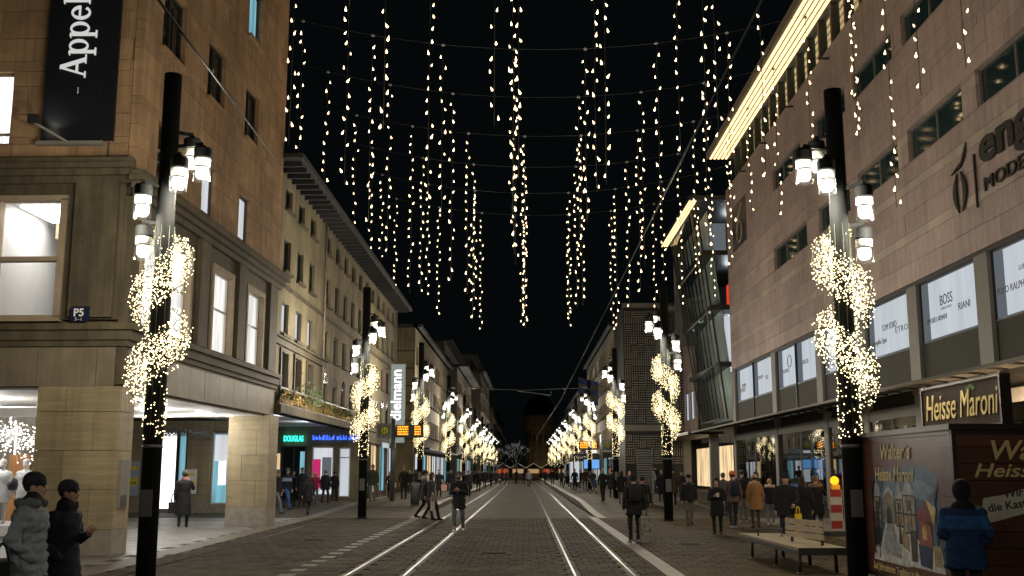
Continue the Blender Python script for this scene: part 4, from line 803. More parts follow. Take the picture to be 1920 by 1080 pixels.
def person(x, y, face, label, h=1.74, coat=(.015, .015, .017), pants=(.02, .02, .024), shoes=(.015, .015, .015), hair=(.02, .014, .01), hat=None, hood=None, hem=.84, puff=1., legs='stand', arms=('down', 'down'), longhair=False, fur=None, scarf=None, sleeves=None, lean=0., turn=0., tilt=0., vox=.019, child=False, skirt=0., beard=False, stripe=None, hands=True, back=None, z=None, sock=None, quilt=0.):
    """face: heading in degrees, 0 looks away from the camera (+y), 90 looks left, 180 at the camera, 270 right"""
    prims = []; K = .03
    mats = [cloth(coat), cloth(pants), cloth(shoes, .5), SKIN, cloth(hair, .6), cloth(hat or (.02, .02, .02)), cloth(hood or coat), cloth(fur or (.3, .22, .15)), cloth(scarf or (.02, .02, .02)), EYE, LIP, cloth(sleeves or coat), cloth(stripe or coat), cloth(back or (.02, .02, .02))]
    C = lambda a, b, r1, r2, m, k=K: prims.append((lambda P: sd_cone(P, a, b, r1, r2), m, k))
    E = lambda c, r, m, k=K, rot=None: prims.append((lambda P: sd_ell(P, c, r, rot), m, k))
    # legs
    st = {'stand': ((.03, .0, 0), (-.02, .0, 0)), 'walk': ((.30, .04, .0), (-.30, .16, .09)), 'walk2': ((-.26, .13, .07), (.28, .03, 0)), 'step': ((.16, .02, 0), (-.16, .07, .03))}[legs]
    for s, (fy, kb, lift) in ((1, st[0]), (-1, st[1])):
        hip = np.array((s * .095, 0, .91)); an = np.array((s * .1, fy, .085 + lift)); kn = (hip + an) / 2 + np.array((s * .012, .035 + kb * .6, .02))
        C(hip, kn, .092 * (.96 + .04 * puff), .066, 1); C(kn, an, .064, .046, 1); E(an + (0, -.0, -.02), (.05, .062, .06), 1)
        C(an + (0, -.03, -.045), an + (s * .015, .13, -.052 + (-.02 if lift else 0)), .043, .036, 2, .015)
        if sock: C(an + (0, 0, -.01), an + (0, 0, .05), .05, .05, 3, .01)
    # trunk: one loft from crotch to shoulders; a coat widens and lengthens it
    w = puff
    prims.append((lambda P: sd_loft(P, [(.8, .165, .12, 0), (.95, .17, .125, 0), (1.08, .15 * w, .112 * w, 0), (1.28, .178 * w, .128 * w, .005), (1.4, .165 * w, .115 * w, -.005), (1.47, .09, .08, -.01)], .8, 1.49), 0 if hem < .95 else 1, .05))
    if hem < .95:
        sk = 1 + skirt; prims.append((lambda P: sd_loft(P, [(hem, (.19 + .05 * (.95 - hem)) * w * sk, (.15 + .05 * (.95 - hem)) * w * sk, 0), (.95, .185 * w, .145 * w, 0), (1.1, .168 * w, .128 * w, 0), (1.3, .19 * w, .14 * w, .003), (1.41, .17 * w, .12 * w, -.005)], hem, 1.42), 0, .02))
    sw = .178 * (.9 + .1 * w)
    C((-sw, -.01, 1.388), (0, -.01, 1.42), .055 * w, .06 * w, 11 if sleeves else 0, .05); C((sw, -.01, 1.388), (0, -.01, 1.42), .055 * w, .06 * w, 11 if sleeves else 0, .05); C((0, -.005, 1.42), (0, .012, 1.53), .062, .056, 3, .02)
        # arms
    hd = []
    for s, a in ((1, arms[0]), (-1, arms[1])):
        sh = np.array((s * (sw + .012), -.01, 1.378)); sd = 1
        el, wr, dv, pn, cu = {'down': ((s * .262, -.03, 1.12), (s * .268, .03, .885), (0, .08, -1), (-s, 0, 0), .28), 'swing': ((s * .258, .12, 1.14), (s * .235, .27, .95), (0, .5, -.85), (-s, 0, 0), .3), 'back': ((s * .262, -.16, 1.15), (s * .25, -.22, .93), (0, -.15, -1), (-s, 0, 0), .3),
            'pocket': ((s * .275, -.09, 1.13), (s * .205, .1, .96), (-s * .4, .3, -.6), (0, -1, .2), .3), 'phone': ((s * .25, .0, 1.12), (s * .075, .25, 1.19), (-s * .5, .6, .25), (0, -.4, .9), .6), 'up': ((s * .26, .12, 1.22), (s * .14, .2, 1.42), (-s * .3, .1, .9), (-s, -.2, 0), .5), 'reach': ((s * .27, .08, 1.14), (s * .22, .34, 1.02), (0, .8, -.5), (-s, 0, -.2), .5), 'carry': ((s * .268, -.02, 1.12), (s * .275, .02, .87), (0, 0, -1), (-s, 0, 0), .75)}[a]
        ma = 11 if sleeves else 0; C(sh, el, .06 * w, .05 * w, ma, .025); C(el, wr, .05 * w, .04 * w, ma, .02)
        wr = np.array(wr); dv = np.array(dv, float); dv /= np.linalg.norm(dv)
        if a == 'pocket': continue
        C(wr - dv * .01, wr + dv * .03, .03, .028, 3, .01)
        if hands: hd.append(hand_prims(wr + dv * .03, dv, s * -1 if False else s, cu, pn))
        else: E(wr + dv * .085, (.03, .035, .06), 3, .01)
    # head
    hc = np.array((0, .03, 1.635)); cth, sth = math.cos(turn), math.sin(turn); RZ = np.array(((cth, -sth, 0), (sth, cth, 0), (0, 0, 1))); RX = np.array(((1, 0, 0), (0, math.cos(tilt), -math.sin(tilt)), (0, math.sin(tilt), math.cos(tilt)))); RH = RZ @ RX
    hp = lambda a, b, c: hc + RH @ np.array((a, b, c))
    E(hp(0, -.005, .012), (.078, .098, .105), 3, .02, RH); E(hp(0, .022, -.045), (.058, .07, .075), 3 if not beard else 4, .03, RH); C(hp(0, .088, .012), hp(0, .104, -.022), .011, .017, 3, .012)
    E(hp(.078, -.005, -.005), (.013, .024, .034), 3, .008, RH); E(hp(-.078, -.005, -.005), (.013, .024, .034), 3, .008, RH); fine = vox < .016
    if fine: E(hp(0, .082, -.062), (.02, .012, .007), 10 if not beard else 4, .004, RH)
    for s in ((1, -1) if fine else ()): E(hp(s * .031, .083, .014), (.014, .012, .008), 9, .004, RH); E(hp(s * .031, .086, .032), (.02, .01, .006), 4, .006, RH)
    if hair is not None and not hood: E(hp(0, -.022, .035), (.087, .1, .098), 4, .012, RH)
    if longhair: E(hp(0, -.055, -.07), (.09, .062, .14), 4, .03, RH); C(hp(.07, -.01, -.02), hp(.085, .0, -.17), .03, .03, 4, .02); C(hp(-.07, -.01, -.02), hp(-.085, .0, -.17), .03, .03, 4, .02)
    if hat: E(hp(0, -.014, .066), (.096, .112, .092), 5, .008, RH); [C(hp(.088 * math.cos(a_), -.012 + .104 * math.sin(a_), .036), hp(.088 * math.cos(a_ + .4), -.012 + .104 * math.sin(a_ + .4), .036), .014, .014, 5, .006) for a_ in [2 * math.pi * k / 16 for k in range(16 if vox < .014 else 0)]]; prims.append((lambda P: np.maximum(sd_ell(P, hp(0, -.01, .045), (.1, .116, .05), RH), 0), 5, .005))
    if hood: E(hp(0, -.045, .02), (.108, .11, .138), 6, .01, RH); E((0, -.05, 1.47), (.13, .09, .07), 6, .03)
    if fur: 
        for k in range(9): a = math.pi * (-.15 + 1.3 * k / 8); E((.15 * math.cos(a), .02 - .13 * math.sin(a), 1.475 + .01 * (k % 2)), (.052, .052, .048), 7, .02)
    if scarf: C((-.05, .02, 1.5), (.05, .02, 1.5), .085, .085, 8, .02)
    # evaluate on a grid
    lo = np.array((-.46, -.46, -.01)); hi = np.array((.46, .5, 1.86)); n = np.ceil((hi - lo) / vox).astype(int)
    P = np.stack(np.meshgrid(*[lo[i] + vox * np.arange(n[i]) for i in range(3)], indexing='ij'), -1).astype(np.float32); d = None
    for fn, m, k in prims: q = fn(P); d = q if d is None else smin(d, q, k)
    d = np.maximum(d, -.002 - P[..., 2] + .004)
    if quilt: d = d + np.where((P[..., 2] < 1.4) & (P[..., 2] > hem + .02), quilt * (.5 - np.abs(np.sin(P[..., 2] * math.pi / .1 + .25 * np.sin(P[..., 0] * 14)))), 0)
    wob = (.0055 if vox < .014 else .004) * w * (np.sin(P[..., 2] * 47 + P[..., 0] * 19) * (np.sin(P[..., 0] * 31 + P[..., 1] * 27 + P[..., 2] * 11) + .8 * np.sin(P[..., 0] * 13 - P[..., 1] * 17 + P[..., 2] * 23))); d = d + np.where((P[..., 2] < 1.42) & (P[..., 2] > .14), wob, 0)
    v, f = surface_nets(d, lo, vox)
    cen = v[f].mean(1); best = np.full(len(cen), 9.); lab = np.zeros(len(cen), int)
    for fn, m, k in prims:
        q = fn(cen) - (.006 if m in (9, 10) else .004 if m in (4, 5, 7, 8, 6, 12) else 0); u = q < best; best[u] = q[u]; lab[u] = m
    if stripe: lab[(cen[:, 2] > 1.2) & (cen[:, 2] < 1.35) & ((lab == 0) | (lab == 11))] = 12
    if hd:
        for hps in hd:
            pts = np.array([p for q in hps for p in q[1:3]]); l2 = pts.min(0) - .04; h2_ = pts.max(0) + .04; vx = .0065; n2 = np.ceil((h2_ - l2) / vx).astype(int)
            Q = np.stack(np.meshgrid(*[l2[i] + vx * np.arange(n2[i]) for i in range(3)], indexing='ij'), -1); dd = None
            for q in hps: e = sd_cone(Q, *q[1:]); dd = e if dd is None else smin(dd, e, .005)
            v2, f2 = surface_nets(dd, l2, vx); f = np.concatenate([f, f2 + len(v)]); v = np.concatenate([v, v2]); lab = np.concatenate([lab, np.full(len(f2), 3)])
    if lean: v[:, 1] += np.maximum(v[:, 2] - .9, 0) * lean
    v = v * (h / 1.745)
    me = bpy.data.meshes.new('person'); me.from_pydata(v.tolist(), [], f.tolist())
    for m_ in mats: me.materials.append(m_)
    me.polygons.foreach_set('material_index', lab.astype(np.int32)); me.polygons.foreach_set('use_smooth', np.ones(len(f), bool)); me.update()
    o = mesh_obj('person', me, None, (x, y, gh(x, y) + .002 if z is None else z)); o.rotation_euler = (0, 0, R(face)); tag(o, label, 'person', 'people in the street')
    return o
# ------------------------------------------------------------------ street furniture, signs, stall
def box_part(name, mat, parent, *a): return MB().box(*a).build(name, mat, parent)
# chestnut stall
mk('stall_board', (.075, .026, .015), .3, rnd=.3, var=.4, scale=5, stretch=(.4, .4, 9), spec=.6); mk('stall_dark', (.02, .012, .008), .3); mk('gilt', (.5, .4, .17), .5, var=.15); mk('scroll', (.42, .4, .33), .6, var=.15)
ST = (5.72, 14.5, 0)
st = empty('chestnut_stall', ST, 0, 'dark timber chestnut stall printed with a snowy village scene, right foreground', 'stall')
box_part('body', M['stall_dark'], st, .03, 4.2, .03, 3.9, .12, 2.36); box_part('roof', M['stall_dark'], st, -.06, 4.3, -.06, 4.0, 2.36, 2.44); box_part('corner_post', M['stall_dark'], st, -.015, .05, -.015, .05, .12, 2.36)
for i in range(10):
    z = .14 + i * .222; cube('board', (-.0, .055, z), (.03, 3.9, z + .214), M['stall_board'], st); cube('board', (.055, 0, z), (4.2, .03, z + .214), M['stall_board'], st)
def wheel(x, y): MB().lathe([(.02, -.08), (.2, -.08), (.22, -.05), (.22, .05), (.2, .08), (.02, .08)], (0, 0, 0), 16).build('wheel', M['frame_dark'], st).matrix_local = Matrix.Translation((x, y, .22)) @ Matrix.Rotation(math.pi / 2, 4, 'Y')
wheel(.3, .8); wheel(.3, 3.2)
# painted panel on the street side: a = metres from its far edge towards the camera, b = height
colr = {}
def paint(name, poly, col, lvl, rough=.35):
    if col not in colr: colr[col] = pmat('paint_%d' % len(colr), col, .3, var=.5, scale=9, dirt=.25)
    return MB().prism(poly, (-.001 * lvl - .001, 3.72, .0), (0, -1, 0), (0, 0, 1), (-1, 0, 0), .0008).build(name, colr[col], pn)
pn = MB().prism([(0, .32), (3.3, .32), (3.3, 2.3), (0, 2.3)], (-.0005, 3.72, 0), (0, -1, 0), (0, 0, 1), (-1, 0, 0), .0006).build('painted_panel', M['stall_board'], st)
paint('painted_sky', [(.25, .55), (3.15, .5), (3.1, 1.75), (2.5, 1.9), (1.2, 1.85), (.3, 1.72)], (.05, .1, .16), 1); paint('painted_cloud', [(.5, 1.3), (1.5, 1.5), (2.6, 1.4), (3.0, 1.55), (2.2, 1.72), (1.0, 1.7)], (.13, .2, .27), 2)
paint('painted_snow', [(.2, .42), (3.2, .42), (3.1, .75), (2.3, .8), (1.9, .95), (1.25, 1.02), (.85, 1.0), (.6, .7), (.3, .62)], (.52, .53, .52), 2); paint('painted_path', [(.6, .5), (1.5, .5), (1.2, 1.02), (.9, 1.05)], (.27, .29, .3), 3)
paint('painted_gatehouse', [(.75, 1.0), (.75, 1.38), (.88, 1.5), (1.05, 1.58), (1.22, 1.5), (1.3, 1.36), (1.3, 1.0)], (.2, .18, .13), 3); paint('painted_gate', [(.92, 1.0), (.92, 1.2), (1.03, 1.28), (1.14, 1.2), (1.14, 1.0)], (.03, .03, .03), 4)
for k, (a, b, w_, h_) in enumerate(((1.35, .98, .32, .4), (1.68, .9, .5, .55), (.3, .9, .35, .5))):
    paint('painted_house', [(a, b), (a + w_, b), (a + w_, b + h_), (a, b + h_)], (.3, .28, .23), 4); paint('painted_roof', [(a - .06, b + h_), (a + w_ + .06, b + h_), (a + w_ / 2, b + h_ + .28)], (.33, .35, .37), 5)
    for t in range(4): paint('painted_timber', [(a + w_ * t / 3 - .012, b), (a + w_ * t / 3 + .012, b), (a + w_ * t / 3 + .012, b + h_), (a + w_ * t / 3 - .012, b + h_)], (.03, .022, .015), 5)
    for t in (.0, .5, 1): paint('painted_timber', [(a, b + h_ * t - .012), (a + w_, b + h_ * t - .012), (a + w_, b + h_ * t + .012), (a, b + h_ * t + .012)], (.03, .022, .015), 6)
    paint('painted_window', [(a + w_ * .4, b + h_ * .6), (a + w_ * .62, b + h_ * .6), (a + w_ * .62, b + h_ * .88), (a + w_ * .4, b + h_ * .88)], (.1, .04, .05), 7)
paint('painted_stall_roof', [(2.15, 1.12), (2.9, 1.05), (2.62, 1.42)], (.18, .025, .02), 7); paint('painted_stall_roof', [(2.62, 1.42), (2.9, 1.05), (3.0, 1.3)], (.5, .4, .16), 8); paint('painted_stall', [(2.3, .72), (2.8, .7), (2.78, 1.08), (2.32, 1.1)], (.25, .07, .04), 7); paint('painted_arch', [(2.42, .85), (2.6, .84), (2.6, 1.0), (2.5, 1.06), (2.42, 1.0)], (.45, .3, .12), 8)
paint('painted_tub', [(2.3, .47), (2.72, .45), (2.78, .75), (2.25, .77)], (.015, .04, .09), 9); paint('painted_barrel', [(1.95, .5), (2.18, .5), (2.2, .95), (1.93, .95)], (.05, .04, .03), 8); paint('painted_barrel', [(2.85, .5), (3.08, .5), (3.1, .78), (2.83, .78)], (.3, .24, .1), 8); paint('painted_box', [(1.55, .7), (1.85, .62), (1.85, .86), (1.6, .95)], (.3, .22, .1), 6)
for k in range(6): paint('painted_fence', [(.24 + k * .07, .45 + .03 * k), (.27 + k * .07, .45 + .03 * k), (.27 + k * .07, 1.2 - .03 * k), (.24 + k * .07, 1.2 - .03 * k)], (.03, .022, .015), 8)
paint('painted_fir', [(1.42, .72), (1.6, .72), (1.5, 1.1)], (.03, .04, .03), 7)
paint('painted_drift', [(.2, .4), (1.9, .4), (1.5, .5), (1.0, .53), (.6, .62), (.3, .6)], (.5, .5, .48), 9)
tx = lambda s, a, z, size, shear, sx, b=.006, m='gilt': text('lettering', s, size, M[m], (-.013, 3.72 - a, z), (-1, 0, 0), st, .002, shear, sx, bold=b)
tx('Walter`s', .75, 2.0, .33, .2, 1.15); tx('Heisse Maroni', .45, 1.66, .3, .18, 1.0, .004); tx('Seit Jahrzehnten Tradition in Mannheim', .15, .25, .16, .1, 1.0, .003)
tf = lambda s, x, z, size, shear, sx, b=.006, m='gilt': text('lettering', s, size, M[m], (x - ST[0], -.006, z), (0, -1, 0), st, .002, shear, sx, bold=b)
tf('Walter`s', 6.17, 1.97, .36, .25, 1.1); tf('Heisse Maroni', 5.96, 1.74, .25, .3, 1.35, .004)
MB().prism([(.3, 1.12), (.55, 1.17), (1.1, 1.32), (1.9, 1.42), (2.0, 1.75), (1.2, 1.66), (.6, 1.5), (.35, 1.46)], (0, -.004, 0), (1, 0, 0), (0, 0, 1), (0, -1, 0), .003).build('painted_scroll', M['scroll'], st)
for s_, z_ in (('Wir holen', 1.46), ('die Kastanien aus', 1.28)): text('lettering', s_, .15, M['black'], (6.35 - ST[0] if z_ > 1.4 else 6.13 - ST[0], -.009, z_ - .0), (0, -1, 0), st, .001, 0, 1.05, up=(-.14, 0, 1), bold=.003)
for z_ in (.13, 2.3): box_part('batten', M['stall_dark'], st, -.02, -.001, .05, 3.92, z_, z_ + .07); box_part('batten', M['stall_dark'], st, .05, 4.2, -.02, -.001, z_, z_ + .07)
for y_ in (3.86,): box_part('batten', M['stall_dark'], st, -.02, -.001, y_, y_ + .08, .2, 2.3)
for a_ in (1.55, 3.1): box_part('hatch_seam', M['black'], st, a_, a_ + .012, -.003, -.001, .2, 2.3)
for z_ in (.6, 1.9): box_part('hinge', M['metal_grey'], st, 1.5, 1.62, -.012, -.003, z_, z_ + .09)
paint('painted_snow_cap', [(.75, 1.38), (.88, 1.5), (1.05, 1.58), (1.22, 1.5), (1.3, 1.36), (1.24, 1.42), (1.05, 1.51), (.86, 1.43)], (.5, .5, .48), 6)
for k, (a_, b_, h_) in enumerate(((.28, .5, 1.1), (.5, .45, .8), (2.98, .8, .7))): paint('painted_tree', [(a_, b_), (a_ + .05, b_), (a_ + .03, b_ + h_), (a_ + .16, b_ + h_ + .2), (a_ + .02, b_ + h_ * .85), (a_ - .1, b_ + h_ + .1), (a_ + .005, b_ + h_ * .7)], (.022, .016, .012), 10)
for k in range(7): paint('painted_window', [(1.4 + .11 * k, 1.02 + .02 * (k % 3)), (1.45 + .11 * k, 1.02 + .02 * (k % 3)), (1.45 + .11 * k, 1.1 + .02 * (k % 3)), (1.4 + .11 * k, 1.1 + .02 * (k % 3))], (.42, .28, .08), 9)
for k in range(5): paint('painted_footprint', [(.95 + .07 * k, .58 + .08 * k), (1.0 + .07 * k, .58 + .08 * k), (1.0 + .07 * k, .6 + .08 * k), (.95 + .07 * k, .6 + .08 * k)], (.2, .21, .23), 10)
SB = (6.8, 15.4, 2.44)
sb = empty('sign_board', SB, 0, 'rooftop board with gilt lettering on top of the chestnut stall', 'sign')
mk('sign_brown', (.03, .016, .009), .65, var=.35, scale=5, spec=.2, stretch=(.4, .4, 9)); mk('gilt_bright', (.75, .6, .24), .6, var=.15)
box_part('board', M['sign_brown'], sb, 0, .12, 0, 3.0, .06, .72); box_part('frame', M['stall_dark'], sb, -.02, .14, -.05, 0, .02, .76); box_part('frame', M['stall_dark'], sb, -.02, .14, 3, 3.05, .02, .76); box_part('frame', M['stall_dark'], sb, -.02, .14, 0, 3, .72, .76); box_part('frame', M['stall_dark'], sb, -.02, .14, 0, 3, .02, .06)
for y in (.3, 2.7): box_part('foot', M['stall_dark'], sb, .02, .1, y, y + .1, 0, .03)
text('lettering', 'Heisse Maroni', .6, M['gilt_bright'], (-.012, 2.87, .2), (-1, 0, 0), sb, .006, .22, .8, bold=.0)
for k in range(3): MB().prism([(.07 * math.cos(a), .07 * math.sin(a) * .5) for a in [2 * math.pi * i / 8 for i in range(8)]], (-.004, 1.0 + .1 * k - .1, .62 + .03 * (k % 2)), (0, 1, 0), (0, 0, 1), (-1, 0, 0), .004).build('chestnut_leaf', pmat('leaf_%d' % k, (.06, .1, .03), .6), sb)
# bench
mk('bench_top', (.22, .18, .11), .6, rnd=.08, var=.15, scale=8)
BN = (5.2, 21.7, 0)
bn = empty('street_bench', BN, R(2), 'long low street bench with pale slab seat and slatted backrest, right foreground', 'bench')
for k in range(4): cube('seat_slab', (-.46, -2.25 + k * 1.13, .42), (.42, -1.14 + k * 1.13, .47), M['bench_top'], bn)
box_part('seat_frame', M['frame_dark'], bn, -.44, .4, -2.22, 2.22, .34, .418); box_part('end_plate', M['frame_dark'], bn, -.46, .42, -2.29, -2.255, .34, .468)
for y in (-1.9, -.3, 1.6):
    for x in (-.34, .32): MB().tube([(x, y, 0), (x, y, .35)], .035, 8).build('leg', M['frame_dark'], bn); MB().lathe([(0, .012), (.07, .012), (.07, 0)], (x, y, 0), 10).build('foot_plate', M['metal_grey'], bn)
for k in range(3): MB().bar((-.15, -.4, .62 + k * .12), (.13, -1.85, .62 + k * .12), .035, .1).build('backrest_slat', M['wood'], bn)
for t in (.1, .9): p = Vector((-.15 + .28 * t + .045, -.4 - 1.45 * t, .45)); MB().bar(p, p + Vector((0, 0, .5)), .035, .05).build('backrest_post', M['frame_dark'], bn)
MB().tube([(-.3, 1.2, .47), (-.3, 1.2, .62), (.12, .9, .62), (.12, .9, .47)], .018, 6).build('armrest', M['frame_dark'], bn)
# warning beacon board
mk('beacon_red', (.22, .01, .012), .45); mk('beacon_white', (.36, .36, .33), .45)
WB = (8.75, 30.8, 0)
wb = empty('warning_board', WB, R(12), 'red and white striped barrier board with glowing amber lamp on top', 'barrier')
box_part('foot', M['frame_dark'], wb, -.3, .45, -.25, .25, .005, .12); box_part('board', M['beacon_white'], wb, -.19, .19, -.03, .03, .16, 1.28)
for k in range(3): MB().prism([(-.17, .2 + k * .44), (.17, .2 + k * .44), (.17, .42 + k * .44), (-.17, .42 + k * .44)], (0, -.031, 0), (1, 0, 0), (0, 0, 1), (0, -1, 0), .004).build('stripe', M['beacon_red'], wb)
box_part('lamp_case', pmat('lamp_yellow', (.6, .35, .02), .4), wb, -.13, .13, -.06, .06, 1.28, 1.42); MB().lathe([(0, -.05), (.11, -.05), (.125, 0), (.11, .05), (0, .05)], (0, 0, 0), 16).build('amber_lamp', emat('amber_lamp', (1, .36, .01), 2.4), wb).matrix_local = Matrix.Translation((0, 0, 1.53)) @ Matrix.Rotation(math.pi / 2, 4, 'X'); box_part('post', M['beacon_white'], wb, .26, .36, -.03, .03, .1, 2.05)
point(wb, (0, -.25, 1.53), 3, (1, .45, .05), .1)
# tram stop poles with displays
M['stop_green'] = pmat('stop_green', (.02, .12, .03), .5); M['stop_yellow'] = pmat('stop_yellow', (.55, .5, .02), .5)
def stop(x, y, label, hx, dx0, dx1, zd):
    z = gh(x, y); t = empty('tram_stop_pole', (x, y, z), 0, label, 'stop sign', 'tram stop signs')
    MB().tube([(0, 0, 0), (0, 0, 4.3)], .13, 14).build('pole', M['pole_grey'], t); box_part('sign_panel', M['plaster_grey'], t, hx - .4, hx + .4, -.2, -.14, zd - .35, zd + .45)
    MB().lathe([(0, 0), (.25, 0), (.25, .02), (0, .02)], (0, 0, 0), 20).build('stop_disc', M['stop_yellow'], t).matrix_local = Matrix.Translation((hx, -.2, zd + .05)) @ Matrix.Rotation(math.pi / 2, 4, 'X')
    MB().lathe([(.2, 0), (.25, 0), (.25, .03), (.2, .03)], (0, 0, 0), 20).build('disc_ring', M['stop_green'], t).matrix_local = Matrix.Translation((hx, -.21, zd + .05)) @ Matrix.Rotation(math.pi / 2, 4, 'X')
    text('letter_h', 'H', .3, M['stop_green'], (hx - .1, -.235, zd - .06), (0, -1, 0), t, .004, bold=.01)
    d = box_part('display', M['black'], t, dx0, dx1, -.22, -.02, zd - .3, zd + .36); rg = random.Random(3)
    for r in range(4):
        w = dx1 - dx0; a = dx0 + .12
        for b_, e in ((dx0 + .1, dx0 + w * .45), (dx0 + w * .68, dx0 + w * .9)):
            a = b_
            while a < e: 
                l = rg.uniform(.05, .13); box_part('display_text', M['amber'], d, a, min(a + l, e), -.225, -.221, zd + .22 - r * .13, zd + .3 - r * .13); a += l + .03
    return t
stop(-7.0, 57, 'tram stop pole with yellow round sign and amber departure display at left', -.45, .15, 1.62, 3.6); stop(5.9, 84, 'tram stop pole with amber departure display on the right platform', .5, -1.75, -.2, 3.45)
# information totem and screen shelter
TT = (5.95, 54, gh(6, 54)); tt = empty('info_totem', TT, 0, 'grey louvred information column on the right pavement', 'totem'); box_part('core', M['pole'], tt, -.36, .36, 0, .3, 0, 2.75)
for k in range(22): cube('louvre', (-.38, -.03, .15 + k * .117), (.38, 0, .22 + k * .117), M['pole_grey'], tt)
SH = (5.4, 88, gh(5.4, 88)); sh_ = empty('tram_shelter', SH, 0, 'glass tram shelter with a bright blue screen on the right platform', 'shelter')
box_part('roof', M['frame_dark'], sh_, -1.6, 1.8, -.8, 5, 2.75, 2.9); box_part('screen_case', M['frame_dark'], sh_, -.75, .62, -.95, -.82, 1.65, 2.5); box_part('screen', M['lit_blue'], sh_, -.68, .55, -.965, -.951, 1.72, 2.42); box_part('light_box', M['lit_white'], sh_, -.5, .4, -.9, -.82, 2.95, 3.2)
for x in (-1.5, 1.7):
    for y in (-.7, 4.9): MB().tube([(x, y, 0), (x, y, 2.75)], .05, 8).build('post', M['frame_dark'], sh_)
for k in range(3): box_part('glass_pane', M['glass'], sh_, 1.69, 1.71, -.6 + 1.8 * k, 1.1 + 1.8 * k, .2, 2.5)
box_part('poster', M['lit_cool'], sh_, -1.55, -.8, 4.7, 4.75, .6, 2.3)
# banner on the corner store with its floodlight
BA = (-10.45, 23.56, 9.3); ba = empty('banner', BA, 0, 'tall black banner with white vertical lettering on the corner store', 'banner')
mk('banner_black', (.012, .013, .016), .35, var=.1); mk('letter_white', (.75, .75, .72), .5, var=.03)
box_part('cloth', M['banner_black'], ba, -.68, .7, -.1, -.06, 0, 8); box_part('return', M['banner_black'], ba, .7, .98, -.06, .08, 0, 8); box_part('rail', M['metal_grey'], ba, -.76, .78, -.16, -.02, -.12, -.03)
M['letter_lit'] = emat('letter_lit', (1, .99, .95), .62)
# serif letters drawn stroke by stroke: a runs up the banner, b is letter height
def gl(polys, z0, name='letter'):
    mb = MB()
    for p in polys: mb.prism([(a * .76, b * .84) for a, b in p], (.26, -.1, z0), (0, 0, 1), (-1, 0, 0), (0, -1, 0), .03)
    mb.build(name, M['letter_lit'], ba)
def ringp(cx, cy, rx, ry, t0, t1, a0=0., a1=2 * math.pi, n=22):
    out = []
    for k in range(n):
        q = []
        for a in (a0 + (a1 - a0) * k / n, a0 + (a1 - a0) * (k + 1) / n): q.append(a)
        w = lambda a: t0 + (t1 - t0) * abs(math.cos(a)); f = lambda a, d: (cx + (rx - d) * math.cos(a), cy + (ry - d) * math.sin(a))
        out.append([f(q[0], 0), f(q[1], 0), f(q[1], w(q[1])), f(q[0], w(q[0]))])
    return out
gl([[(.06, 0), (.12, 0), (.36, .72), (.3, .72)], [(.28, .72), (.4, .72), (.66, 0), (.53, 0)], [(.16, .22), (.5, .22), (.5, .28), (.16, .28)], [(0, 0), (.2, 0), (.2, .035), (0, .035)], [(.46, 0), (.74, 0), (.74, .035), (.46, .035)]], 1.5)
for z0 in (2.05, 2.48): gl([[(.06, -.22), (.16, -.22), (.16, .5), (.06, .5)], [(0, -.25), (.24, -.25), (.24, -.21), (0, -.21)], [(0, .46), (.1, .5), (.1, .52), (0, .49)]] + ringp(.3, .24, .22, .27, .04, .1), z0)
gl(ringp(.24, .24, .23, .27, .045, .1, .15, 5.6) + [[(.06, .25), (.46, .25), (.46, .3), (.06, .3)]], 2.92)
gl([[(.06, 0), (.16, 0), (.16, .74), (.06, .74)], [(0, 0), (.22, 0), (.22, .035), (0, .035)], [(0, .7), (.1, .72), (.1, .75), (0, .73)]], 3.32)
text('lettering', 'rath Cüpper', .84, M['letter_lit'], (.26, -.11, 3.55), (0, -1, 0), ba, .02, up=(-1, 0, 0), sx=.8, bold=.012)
box_part('mark', M['letter_white'], ba, .1, .12, -.115, -.1, 1.12, 1.27)
fl = box_part('floodlight', M['frame_dark'], ba, -.72, -.5, -.72, -.55, .22, .42); MB().bar((.0, -.1, -.08), (-.6, -.64, .24), .05, .05).build('arm', M['metal_grey'], ba); box_part('lens', M['lamp_core'], fl, -.7, -.52, -.548, -.54, .24, .4)
sp = point(ba, (-.55, -.5, .34), 9, (1, .95, .85), .05, spot=R(95), rot=(R(128), 0, R(-35)))
# street number plates
mk('plate_navy', (.012, .018, .045), .3)
for o_, n_, c_, lb in (((-10.1, 23.36, 5.0), (0, -1, 0), 'P5', 'dark blue house number plate on the front face of the corner store'), ((-8.66, 23.95, 5.0), (1, 0, 0), 'P5', 'dark blue house number plate on the street side of the corner store')):
    t = empty('number_plate', o_, 0, lb, 'sign', 'house number plates'); n = Vector(n_); r_ = Vector((0, 0, 1)).cross(n)
    MB().prism([(0, .08), (.42, .08), (.42, .42), (0, .42)], (0, 0, 0), r_, (0, 0, 1), n, .015).build('plate', M['plate_navy'], t); a = n * .018
    text('lettering', 'P5', .24, M['letter_white'], a + r_ * .06 + Vector((0, 0, .2)), n, t, .002, bold=.006); text('lettering', '5--1', .1, M['letter_white'], a + r_ * .1 + Vector((0, 0, .1)), n, t, .002)
# illuminated vertical sign
DS = (-8.1, 67.9, 3.9); ds = empty('illuminated_sign', DS, 0, 'tall glowing vertical shop sign projecting from the tan building', 'sign'); m_face = emat('sign_face', (.72, .85, .78), .34)
box_part('case', M['metal_grey'], ds, -.46, .46, 0, .25, -.4, 4.6); box_part('face', m_face, ds, -.43, .43, -.01, -.002, -.37, 4.57); text('lettering', 'dielmann', .92, emat('sign_letters', (1, 1, .97), 1.6), (.2, -.02, 1.0), (0, -1, 0), ds, .004, up=(-1, 0, 0), sx=.98, bold=.02); MB().bar((-.46, .1, 4.3), (-.8, .1, 4.3), .06, .06).build('bracket', M['frame_dark'], ds)
